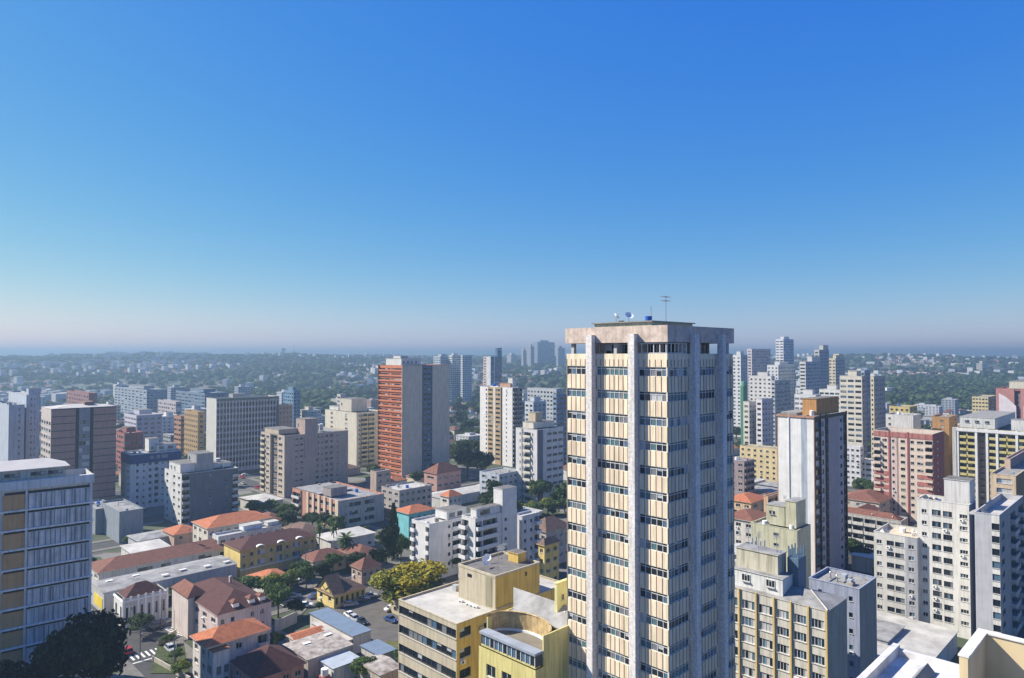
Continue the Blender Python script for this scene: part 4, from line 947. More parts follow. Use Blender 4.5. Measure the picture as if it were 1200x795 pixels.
# yellow office block and its round-roofed neighbour
def yellow_office():
    mb_ = wall((.47, .41, .30), .2); my = wall((.60, .42, .13), .25)
    o = bld('office_building', 'yellow and beige office block with dark ribbon windows and pale flat roof', 535, 731.5, 110, 467, 665, [('w', 1, .985, 1.45, 12, 'd', 1.15)], [('x', .35), ('w', 2.3, .85, 1.45, 2, 'd', 1.15), ('x', 1.8), ('w', 2.3, .7, 1.45, 2, 'd', 1.15), ('x', 2), ('w', 2.3, .5, 1.4, 1, 'd', 1.15), ('x', 3), ('x', 8)], my, fh=3.3, wmL=mb_, parapet=.3, roof=M_ROOFL, short='yellow and beige office block', sub=True)
    W, D, h = o.W, o.D, o.h
    bt = D2R(45)
    # stair and plant block on the roof
    p0 = at(583, 681.5, 118)
    c, s = math.cos(o.rz), math.sin(o.rz)
    def loc(px, py, z):
        u, w = ray(px, py); Yq = (z - H) / w; X, Yy = u * Yq - o.C.x, Yq - o.C.y
        return c * X + s * Yy, -s * X + c * Yy
    x0, y0 = loc(580.5, 714, h); x1, y1 = loc(616, 700, h)
    bx0 = x0; by0 = max(0.02, y0); bW = 11.0; bD = 9.5
    q = MB(); q.box(bx0, by0, h - .5, bx0 + bW, by0 + bD, h + 5.2, my, M_ROOFD)
    q.box(bx0 - .02, by0 - .02, h - .5, bx0 - .004, by0 + bD, h + 5.2, mb_)
    blk = q.build('stair_block', o.root)
    for (a, bq_, cc, dd) in ((bx0 - .1, by0 - .1, bx0 + bW + .1, by0 + .15), (bx0 - .1, by0 + bD - .15, bx0 + bW + .1, by0 + bD + .1), (bx0 - .1, by0 + .16, bx0 + .15, by0 + bD - .16), (bx0 + bW - .15, by0 + .16, bx0 + bW + .1, by0 + bD - .16)):
        q = MB(); q.box(a, bq_, h + 5.2, cc, dd, h + 5.6, mb_); q.build('parapet', blk)
    q = MB(); q.box(bx0 - .08, by0 + .8, h + .1, bx0 - .025, by0 + 2.3, h + 5.0, wall((.28, .25, .17))); q.build('recess_panel', blk)
    for (u_, z_) in ((by0 + 6.0, 3.9),):
        q = MB(); q.box(bx0 - .07, u_, h + z_, bx0 - .022, u_ + 1.1, h + z_ + .55, M_GL); q.build('vent_opening', blk)
    for z_ in (3.9, .5):
        q = MB(); q.box(bx0 + 7.2, by0 - .05, h + z_, bx0 + 7.7, by0 - .004, h + z_ + .7, M_GL); q.build('vent_opening', blk)
    dish(o, bx0 + 2.5, by0 + 5.5, h + 5.2, .8, .3); dish(o, bx0 + 4.8, by0 + 7.2, h + 5.2, .7, -.5)
    for (a, d_) in ((3.5, 3.0), (6, 4.6), (8, 7.5)): antenna(o, bx0 + a, by0 + d_, h + 5.2, 3.4, a == 6)
    boxpart(o, 'roof_hatch', bx0 + bW - 2.5, by0 + 3, h + 5.2, bx0 + bW - .4, by0 + 5.5, h + 6.8, my)
    q = MB(); q.box(bx0 - .3, by0 + 4, h - .6, -0 + .3, by0 + 4.12, h - .4, mb_)
    q.build('roof_joint', o.root)
    for k in range(4):
        q = MB(); yy = by0 + 3.0 + k * .95 if k < 3 else by0 + 6.9; xx = bx0 - 1.6
        q.box(xx, yy, h - .7, xx + .45, yy + .8, h + .1, M_WHT); q.tube((xx - .02, yy + .4, h - .3), (xx - .05, yy + .4, h - .3), .27, M_FRD, n=12); q.build('air_conditioner', o.root)
    for k in range(o.nfl):                                   # small air conditioners hung under the right-hand windows
        q = MB(); x = W * .175; z = o.fl0 + k * 3.3 + 1.6; q.box(x, -.5, z, x + .8, -.01, z + .55, wall((.5, .4, .22))); q.box(x + 1.0, -.5, z - 1.1, x + 1.8, -.01, z - .55, wall((.5, .4, .22))); q.build('air_conditioner', o.root)
yellow_office()

def round_roof():
    my = wall((.62, .54, .22), .25)
    C = at(627.5, 786, 92)                                    # top of the front corner
    bq = 45; o = Bld(); rz = D2R(90 - bq); bt = D2R(bq)
    _, _, W, D = place(627.5, 786, 92, 561, 668, bq)
    o.W, o.D, o.h, o.C, o.rz, o.Y = W, D, C.z, C, rz, 92
    o.root = thing('corner_building', 'pale yellow building with a curved rooftop wall above a strip of tinted windows', 'building', (C.x, C.y, 0), rz)
    o.wallm = my; o.wmb = MB(); o.wins = []; o.bals = []; h = C.z
    facade(o, 'L', [('x', .5), ('w', 1.6, .6, 1.7, 2, 'wl'), ('w', 1.6, .6, 1.7, 2, 'wl'), ('w', 1.6, .6, 1.7, 2, 'wl'), ('x', .4)], 3.3, h, parapet=1.0); facade(o, 'R', [('x', 1)], 3.3, h)
    facade(o, 'E', [('x', 1)], 3, h, detail=False); facade(o, 'B', [('x', 1)], 3, h, detail=False)
    flush(o, True)
    # glazed strip
    q = MB(); q.box(.25, .25, h, 1.3, D - .25, h + .25, my); q.box(0.0, .1, h + 1.75, 1.6, D - .1, h + 2.1, mat('grey_metal_sheet', (.30, .33, .37), .5, .1, 0, .5)); q.build('gallery', o.root)
    n = 12
    for i in range(n):
        y = .35 + (D - .7) * i / n; w_ = (D - .7) / n
        q = MB(); q.box(.3, y + .1, h + .25, .36, y + w_ - .1, h + 1.75, M_GB if i % 3 else M_GL); q.box(.22, y - .06, h + .25, .4, y + .06, h + 1.75, M_FRW); q.build('gallery_window', o.root)
    for yy in (.26, D - .26): 
        q = MB(); q.box(.3, yy - .1, h + .25, 1.5, yy + .1, h + 1.74, M_FRD); q.build('gallery_side', o.root)
    # quarter-round terrace and curved wall
    mt = mat('brown_roof_slab', (.20, .18, .14), .95, .12, 0, .6); mcw = mat('ochre_stained_wall', (.55, .40, .20), .95, .2, .3, 1.2)
    q = MB(); q.quad([(1.6, .1, h + 1.3), (W - .1, .1, h + 1.3), (W - .1, D - .1, h + 1.3), (1.6, D - .1, h + 1.3)], mt); q.build('terrace', o.root)
    n = 20; cw, cap = MB(), MB(); arc = []
    for i in range(n + 1):
        y = D * i / n; k = (2 * i / n - 1); x = 1.65 + 4.3 * math.sqrt(max(0.0, 1 - k * k)); arc.append((x, y))
    zt = h + 4.1
    for i in range(n):
        a, c = arc[i], arc[i + 1]
        cw.quad([(c[0], c[1], h + 1.3), (a[0], a[1], h + 1.3), (a[0], a[1], zt), (c[0], c[1], zt)], mcw)
        cap.quad([(a[0] - .2, a[1], h + 1.62), (c[0] - .2, c[1], h + 1.62), (c[0], c[1], h + 1.62), (a[0], a[1], h + 1.62)], M_WHT)
        cap.quad([(c[0] - .2, c[1], h + 1.3), (a[0] - .2, a[1], h + 1.3), (a[0] - .2, a[1], h + 1.62), (c[0] - .2, c[1], h + 1.62)], M_WHT)
        cap.quad([(a[0] - .1, a[1], zt), (a[0] + .3, a[1], zt), (c[0] + .3, c[1], zt), (c[0] - .1, c[1], zt)], mcw)
        cw.quad([(a[0] + .3, a[1], h + 1.3), (c[0] + .3, c[1], h + 1.3), (c[0] + .3, c[1], zt), (a[0] + .3, a[1], zt)], mcw)
    cw.build('curved_wall', o.root); cap.build('white_kerb', o.root)
    q = MB(); q.box(1.6, -.02, h - .001, W, .2, zt - .02, my); q.box(1.6, D - .2, h, W, D + .02, zt - .5, my); q.box(W - .2, .2, h, W, D - .2, zt - .5, my); q.build('side_parapet', o.root)
    rm = M_ROOFG; q = MB(); q.box(6.2, .3, zt - .75, 6.6 + 6, D - .3, zt - .6, rm); q.quad([(6.2, .3, zt - .59), (12, .3, zt - .1), (12, D - .3, zt - .1), (6.2, D - .3, zt - .59)], rm); q.build('roof_sheet', o.root)
    q = MB(); q.box(7.6, D * .45, zt - .3, 10.2, D * .65, zt + .05, mat('dark_skylight', (.10, .10, .11), .5, 0)); q.build('skylight', o.root)
    q = MB(); hip(q, 13, 1, W - 1, D - 1, zt - .6, 2.0, M_ROOFG, 0); q.build('rear_roof', o.root)
    q = MB(); q.cyl(8.5, 2.2, zt - .3, zt + .9, .12, .12, M_WHT, 8); q.cyl(9.4, 2.6, zt - .3, zt + .2, .35, .35, M_FRD, 10); q.build('roof_vent', o.root)
    register('pale yellow building with the curved rooftop wall', o.root, W, D, zt)
round_roof()
bld('narrow_block', 'narrow pale yellow block squeezed against the left side of the ribbed tower', 653, 684, 100, 650, 680, [('x', 1)], [('x', .6), ('w', 1, .5, .8, 2, 'd'), ('x', 3)], wall((.66, .62, .30)), short='narrow pale yellow block')
# ------------------------------------------------------------------ buildings, right part of the picture
def shutter_block():
    mw = wall((.56, .53, .46), .3); my = wall((.58, .42, .16), .2)
    sh = lambda: ('w', 3.0, .80, 1.5, 4, 'wl', .85)
    L = [('w', 3.3, .86, 1.6, 4, 'wl', .8), ('p', .3, .28, my), ('w', 3.3, .86, 1.6, 4, 'wl', .8), ('p', .3, .28, my), ('w', 3.3, .86, 1.6, 4, 'wl', .8), ('p', .3, .28, my), sh(), ('p', .3, .28, my), sh(), ('p', .3, .28, my), sh(), ('p', .35, .28, my)]
    o = bld('apartment_block', 'grey-white block with thin ochre piers and shuttered windows below the ribbed tower', 970, 717, 115, 848, 992.5, L, [('x', 1)], wall((.40, .35, .28), .2), fh=3.0, wmL=mw, parapet=1.1, short='block with thin ochre piers', rooftop=False, sub=True)
    W, D, h = o.W, o.D, o.h
    q = MB(); hip(q, 0, 0, W, D, h + .12, 1.3, M_ROOFG, .1, under=mw); rf = q.build('roof', o.root)
    q = MB(); y = 1.0; q.tube((0, 0, h + .22), (W / 2, W / 2, h + 1.5), .13, M_ROOFL); q.build('ridge_cap', rf)
    ph = boxpart(o, 'penthouse', -.1 + .8, D * .42, h + .2, W * .55, D * .98, h + 3.3, wall((.66, .66, .64)), M_ROOFG, wins=[('L', o.D * .56 - 3.0 - 4.6 * i, 1.3, 1.6, 1.3, 3, 'w') for i in range(2)])
    boxpart(o, 'water_tower', W * .25, D * .50, h + 3.2, W * .65, D * .92, h + 6.8, wall((.52, .49, .38), .4), M_ROOFG)
    q = MB(); m = mat('blue_grey_steel', (.10, .16, .22), .5, .05, 0, 1)
    cx_, cy_ = W * .72, D * .40
    for i in range(5):
        for j in range(2): q.box(cx_ - 1.4 + i * .7, cy_ - .6 + j * 1.6, h + .5, cx_ - 1.2 + i * .7, cy_ - .4 + j * 1.6, h + 8.2 - (i % 2) * .7, m)
    q.box(cx_ - 1.5, cy_ - .7, h + .5, cx_ + 1.9, cy_ + 1.3, h + 6.2, m); q.build('steel_tank_frame', o.root)
    for (a, d) in ((W * .3, D * .7), (W * .45, D * .55), (W * .5, D * .85)): antenna(o, a, d, h + 6.9, 3.2, True)
    antenna(o, cx_, cy_, h + 8, 3, False)
    o2 = bld('apartment_block', 'rear wing with a blue-shadowed side behind the block with thin ochre piers', 1007, 690.5, 128, 948, 1027, [('x', 1), ('w', 1, .5, .9, 1, 'd'), ('x', 3), ('w', 1, .5, .9, 1, 'd'), ('x', .6)], [('x', 1)], wall((.36, .31, .26), .2), short='rear wing of the ochre-pier block', wmL=wall((.30, .33, .42)), rooftop=True, roof=M_CONC)  # front block's shadow is tinted blue into the left wall colour
shutter_block()

def white_right():
    mw = wall((.62, .60, .56), .18)
    sm, dw = ('w', 1.3, .62, 1.0, 2, 'w', .95), ('w', 1.55, .9, 1.45, 3, 'd', .75)
    o = bld('apartment_block', 'tall white apartment block with paired dark windows in front of the yellow-balconied slab', 1135.5, 592, 174, 1074.5, 1143.5, [('x', .5), sm, ('x', .5), dw, ('x', .18), dw, ('x', .9), ('w', 1.5, .8, 1.0, 3, 'w', .95), ('x', .1)], [('x', 1, wall((.10, .13, .22)))], mw, parapet=1.6, short='tall white block with paired windows', wmR=wall((.14, .17, .26)), sub=False)  # navy right wall carries the recess shade in its colour
    boxpart(o, 'lift_house', 2.0, o.D * .02, o.h - .4, 8.0, o.D * .5, o.h + 5.6, wall((.58, .56, .54)))
    q = MB(); 
    for k in range(3): hip(q, 1.2, o.D * (.62 + .12 * k), 5, o.D * (.62 + .12 * k) + 1.6, o.h - .8, .9, M_ROOFG, 0)
    q.build('dormer_roof', o.root)
    mg = wall((.42, .42, .44), .12)  # grey puts the white block's shadow into the wall colour
    o = bld('apartment_block', 'shade-grey wing with alternating dark and white corner windows, right of tall white block', 1171, 604, 163, 1142, 1199, [('x', 3.3), ('w', 1.5, .98, 1.6, 1, 'd', .7, wall((.62, .6, .56)))], [('x', .5), ('w', 1.2, .7, 1.3, 1, 'd'), ('x', 1.8), ('b', 1.8, .9, 'd', wall((.5, .48, .45))), ('x', 1), ('b', 1.8, .9, 'd', wall((.5, .48, .45)))], mg, parapet=1.4, short='shade-grey wing', wmR=wall((.38, .36, .35)), roof=M_ROOFL)
    q = MB(); hip(q, 3, 3, 7, 7, o.h - 1.2, 1.4, M_ROOFG, 0); q.build('roof_lantern', o.root)
    mw2 = wall((.54, .52, .48), .18)
    o = bld('apartment_block', 'lower white wing with small windows joined to the left of the tall white block', 1074.8, 631, 181, 1024, 1090, [('x', .3), ('w', 1.4, .7, 1.1, 2, 'w'), ('x', .6), ('w', 1.6, .85, 1.3, 2, 'd'), ('w', 1.8, .92, 1.3, 2, 'd'), ('x', .1), ('w', 2.2, .45, 1.1, 2, 'w', .95, wall((.36, .36, .38)))], [('x', 1)], mw2, parapet=1.2, short='lower white wing', roof=mat('sand_roof', (.55, .46, .34), .9, .08, 0, .5), fh=2.95)
    q = MB(); hip(q, 1, o.D * .75, 5, o.D - .6, o.h - .6, 1.2, mw2, 0); q.build('small_roof', o.root)
white_right()

def checker_tower():
    mw = wall((.66, .65, .64), .12); md = mat('dark_brown_frame', (.035, .025, .025), .6, 0); mp = wall((.36, .33, .35), .1)
    L = [('x', .35, wall((.40, .22, .14))), ('x', 3.6), ('p', .3, .25, mw), ('x', 4.0), ('x', 2.0, wall((.34, .38, .44))), ('x', 2.2), ('x', .3, wall((.25, .15, .1)))]  # blue-grey strip is flat; a recess's shade is painted into its colour
    Rr = [('x', .5, md), ('w', 2.2, .92, 1.8, 1, 'dl', .6, md), ('x', .2, md), ('w', 2.4, .5, 1.6, 1, 'd', .7, wall((.52, .49, .50))), ('w', 1.5, .92, 1.5, 1, 'dl', .8, md), ('x', .3, md), ('x', 5.6), ('w', 2.6, .45, 1.2, 1, 'd', .9, wall((.42, .40, .42))), ('w', 1.7, .95, 2, 1, 'd', .5, md)]
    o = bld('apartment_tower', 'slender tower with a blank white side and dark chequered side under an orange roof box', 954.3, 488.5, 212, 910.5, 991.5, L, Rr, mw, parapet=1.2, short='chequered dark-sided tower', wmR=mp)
    W, D, h = o.W, o.D, o.h
    for i, (a, m) in enumerate(((.16, md), (.33, md), (.98, md))):
        q = MB(); q.box(W * a - .22, -.35, 0, W * a + .22, -.004, h + .3, m); q.build('dark_pier', o.root)
    q = MB(); q.box(-.3, -.3, h - 1.0, W + .3, -.005, h + .06, md); q.box(-.3, .0, h - .55, -.005, D + .2, h + .06, wall((.40, .22, .14))); q.build('brown_cornice', o.root)
    mo = wall((.46, .24, .09), .3)
    boxpart(o, 'orange_roof_box', W * .12, D * .05, h + .02, W * .82, D * .42, h + 5.2, mo, M_ROOFD)
    q = MB(); q.box(W * .05, D * .5, h + .01, W * .5, D * .95, h + .8, M_CONC); q.build('roof_plinth', o.root)
    tank(o, W * .1, D * .15, h, .7, 1.5, wall(WHITE))
checker_tower()

def cream_modern():
    mc = wall((.50, .48, .34), .25)
    o = bld('service_building', 'pale green-cream building with stepped blank walls below the chequered tower', 934, 622, 195, 880, 950, [('x', 2), ('w', 1, .5, .8, 2, 'd'), ('x', 1.5)], [('x', 1)], mc, short='stepped green-cream building', roof=M_CONC, parapet=.5)
    W, D, h = o.W, o.D, o.h
    boxpart(o, 'upper_block', W * .2, 1.0, h, W * .9, D * .30, h + 7.5, mc, M_ROOFG)
    boxpart(o, 'middle_block', W * .2, D * .32, h, W * .8, D * .72, h + 5.6, mc, M_ROOFG, wins=[('L', 1, 3, 1.6, 1.0, 3, 'd')])
    for k in range(3): antenna(o, W * .5, D * (.1 + .3 * k), h + 7.5 if k == 0 else h + 5.7, 2.5, k == 1)
    o = bld('plant_room_block', 'white low building with rounded pale roof beside the right edge of the ribbed tower', 888, 655, 150, 845, 905, [('x', 1), ('w', 1, .5, 1.2, 2, 'w'), ('x', 1)], [('x', 1)], wall((.62, .62, .6)), short='white low building by the ribbed tower', roof=M_ROOFL)
    q = MB(); q.cyl(o.W * .5, o.D * .7, o.h, o.h + .5, 4.4, 4.0, M_ROOFL, 28); q.build('round_roof', o.root)
    for k in range(8):
        q = MB(); x, y = o.W * (.25 + .5 * (k % 2)), o.D * (.06 + .055 * k); q.tube((x, y, o.h), (x, y, o.h + 2.2 + .5 * (k % 3)), .07, M_MET); q.box(x - .25, y - .12, o.h + 1.2, x + .25, y + .12, o.h + 2.4 + .4 * (k % 3), M_FRA); q.build('panel_antenna', o.root)
cream_modern()

def red_cream():
    mc = wall((.60, .50, .42), .15); mr = wall((.37, .15, .13), .15); mrr = wall((.30, .09, .08), .1)
    b1 = ('b', 1.5, .8, 'd', mc)
    L = [b1, ('w', 1.5, .6, 1.1, 2, 'd'), ('p', .3, .3, mrr), ('w', 1.3, .35, 1, 1, 'd', .95, wall((.60, .48, .44))), ('x', .35, wall((.30, .22, .2))), ('w', 1.7, .5, 1.1, 2, 'd'), ('p', .3, .3, mrr), ('w', 1.3, .5, 1.1, 2, 'd'), ('w', 1.7, .7, 1.1, 2, 'w'), b1]
    o = bld('apartment_tower', 'cream tower with red top band and red stepped patches on its sides', 1093, 509, 290, 1023.5, 1106, L, [('x', 1), ('w', 2, .4, 1.2, 1, 'd'), ('x', 1)], mc, fh=3.0, parapet=2.6, short='cream tower with red patches', wmR=mrr, roof=M_CONC)
    W, D, h = o.W, o.D, o.h
    for k in range(9):
        x0 = D * k / 9; q = MB(); q.box(-.18, x0 + .1, h - 2.5, -.004, x0 + D / 9 - .1, h - .3, mr); q.build('red_band_panel', o.root)
    # red patches between window rows on the two shoulders
    for k in range(5):
        z = o.fl0 + (o.nfl - 7 - k) * 3.0 + 2.15
        for (a, c) in ((D * .74, D * .99), (D * .02, D * .26)):
            q = MB(); q.box(-.14, a, z, -.004, c, z + 1.7, mr); q.build('red_panel', o.root)
red_cream()
o = bld('apartment_block', 'low sand-grey block with ribbon balconies and white parapets beside the chequered tower', 1056, 611, 240, 972, 1064, [('b', 2, .5, 'd', wall((.56, .54, .50)))] * 6, [('x', 1)], wall((.46, .44, .40)), short='sand-grey block with ribbon balconies', roof=M_CONC)
q = MB(); hip(q, 1, 1, o.W - 1, o.D - 1, o.h - .3, 1.8, T_RD, 0); q.build('tiled_roof', o.root)

def yellow_slab():
    fr = wall((.66, .65, .66), .1); my = wall((.52, .45, .19), .15)
    y2 = [('b', 1.5, .35, 'd', my), ('x', .12, my), ('b', 1.5, .35, 'd', my)]; P = [('p', .45, .7, fr)]
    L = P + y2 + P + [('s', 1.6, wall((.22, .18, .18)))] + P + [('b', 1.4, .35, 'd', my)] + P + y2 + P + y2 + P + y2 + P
    o = bld('apartment_slab', 'broad slab with yellow balconies in a white frame at the right edge', 1242, 509, 300, 1121, 1262, L, [('x', 1)], my, fh=2.95, parapet=1.6, short='yellow-balconied slab', roof=M_CONC)
    q = MB(); q.box(-.85, -.2, o.h - 1.5, -.005, o.D + .2, o.h - .13, fr); q.build('white_frieze', o.root)
    q = MB(); q.box(-.9, o.D - .01, 0, 1.5, o.D + 1.6, o.h, wall((.50, .49, .46))); q.build('end_wall', o.root)
    boxpart(o, 'penthouse', 3, o.D * .62, o.h, o.W * .9, o.D * .98, o.h + 5, wall((.54, .54, .52)), M_CONC, wins=[('L', 2 + 4 * i, 2.6, 1.8, 1, 2, 'd') for i in range(3)])
    boxpart(o, 'tank_room', 3, o.D * .30, o.h, 9, o.D * .46, o.h + 5, wall((.56, .55, .53)))
yellow_slab()
bld('service_block', 'small beige block with a flat brown side in front of the yellow-balconied slab', 1190.5, 558, 215, 1160.5, 1225, [('x', .5), ('w', 1.6, .9, 1.5, 3, 'wl', .8), ('x', .3)], [('x', 1)], wall((.56, .43, .30), .2), short='small beige block', wmR=wall((.34, .21, .10)), roof=M_CONC)
bld('stair_tower', 'beige stair tower behind the small beige block at right edge', 1184, 538, 232, 1177, 1210, [('x', 1)], [('x', 1)], wall((.50, .38, .30)), short='beige stair tower', wmR=wall((.27, .22, .22)))

def pink_tower():
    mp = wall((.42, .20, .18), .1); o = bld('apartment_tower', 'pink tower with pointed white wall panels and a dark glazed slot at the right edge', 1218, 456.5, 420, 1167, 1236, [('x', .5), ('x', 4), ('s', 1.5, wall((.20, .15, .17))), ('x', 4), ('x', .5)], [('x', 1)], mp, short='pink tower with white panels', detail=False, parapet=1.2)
    for (a, c) in ((.53, .93), (.05, .36)):
        q = MB(); D = o.D; y0, y1 = D * a, D * c; zt = o.h - 6; q.quad([(-.15, y1, 0), (-.15, y0, 0), (-.15, y0, zt - 5), (-.15, (y0 + y1) / 2, zt), (-.15, y1, zt + 3)] if a > .5 else [(-.15, y1, 0), (-.15, y0, 0), (-.15, y0, zt + 3), (-.15, (y0 + y1) / 2, zt), (-.15, y1, zt - 5)], wall((.62, .56, .58), .05)); q.build('white_panel', o.root)
    boxpart(o, 'roof_block', 2, D * .1, o.h, o.W * .8, D * .7, o.h + 4.5, wall((.56, .52, .42)))
pink_tower()
bld('apartment_block', 'small cream and orange block left of the pink tower with white panels', 1158, 465.5, 560, 1139, 1168, [('w', 1, .7, 1.2, 2, 'd')] * 5, [('x', 1), ('w', 2, .7, 1.2, 2, 'd')], wall((.60, .50, .28)), short='small cream and orange block', wmR=wall((.48, .22, .12)))
bld('white_block', 'white stepped roof block behind the cream tower with red patches', 1070, 487, 345, 1038, 1079, [('w', 1, .3, 1, 1, 'd'), ('x', 1), ('x', 1.5)], [('x', 1)], wall((.58, .55, .52)), short='white stepped roof block')
bld('apartment_block', 'orange-ochre block just right of the cream tower with red patches', 1112, 489, 350, 1092, 1122, [('x', 1), ('w', 1, .5, 1, 1, 'd'), ('x', .5)], [('x', 1), ('w', 1, .4, 1, 1, 'w')], wall((.38, .22, .10)), short='orange-ochre block')
bld('apartment_block', 'yellowish block above the white stepped roof block', 1066, 477, 420, 1042, 1075, [('w', 1, .5, 1.1, 1, 'd')] * 4, W_(2), wall((.55, .44, .18)), short='yellowish block')
bld('apartment_block', 'white four-storey block with ribbon windows right of the chequered tower', 1008, 524, 372, 985, 1012, [('w', 1, .6, 1.1, 2, 'd')] * 4, W_(1), wall((.60, .60, .62)), short='white four-storey block')
bld('apartment_block', 'lower white block attached to the right of the white four-storey one', 1030, 541, 368, 1006, 1036, [('w', 1, .8, 1.1, 3, 'd')] * 3, W_(1), wall((.62, .61, .60)), short='lower white block')
bld('office_building', 'long cream building with small square windows left of the chequered tower', 918, 527, 385, 867, 926, [('w', 1, .4, 1.1, 1, 'd')] * 7, W_(2), wall((.62, .50, .28)), short='long cream building')
bld('apartment_block', 'brown-grey shaded block at the right edge of the ribbed tower', 872, 541, 330, 845, 884, W_(3), [('b', 1, .6, 'd')] * 3, wall((.30, .24, .24)), short='brown-grey shaded block')
house('house', 'house with a wide maroon roof by the ribbed tower right edge', 883, 612, 232, 848, 905, wall((.58, .54, .50)), T_RD, 3, 2.2, W_(3), W_(2), short='wide maroon-roofed house')
house('house', 'house with a bright terracotta roof behind the wide maroon-roofed house', 880, 590, 285, 850, 900, wall((.55, .40, .26)), T_OR, 3, 2.2, W_(3), W_(2), short='bright terracotta-roofed house')
bld('house', 'orange-beige narrow house with balconies left of the stepped green-cream building', 900, 582, 262, 895, 915, [('x', 1)], [('b', 1, .5, 'd'), ('b', 1, .5, 'd')], wall((.56, .36, .22)), short='orange-beige narrow house')
house('house', 'red-roofed row behind the sand-grey block with ribbon balconies', 1030, 590, 290, 985, 1050, wall((.48, .42, .36)), T_RD, 3, 2.6, W_(3), W_(2), short='red-roofed row')
house('house', 'rust-roofed house at the foot of the cream tower with red patches', 1010, 606, 268, 990, 1030, wall((.46, .40, .34)), T_RD, 3, 2.0, W_(3), W_(2), short='rust-roofed house')

shedpx('pale flat podium roof at the foot of the tall white apartment block', (1070, 800), (1000, 742), (1165, 752), 5.0, (.50, .48, .45), M_ROOFL, short='pale podium roof', mono=True, name='podium')
shedpx('grey garage roof between the ochre-pier block and the lower white wing', (1040, 752), (1012, 728), (1062, 735), 6.0, (.36, .37, .40), M_ROOFG, short='grey garage roof', mono=True, name='garage')
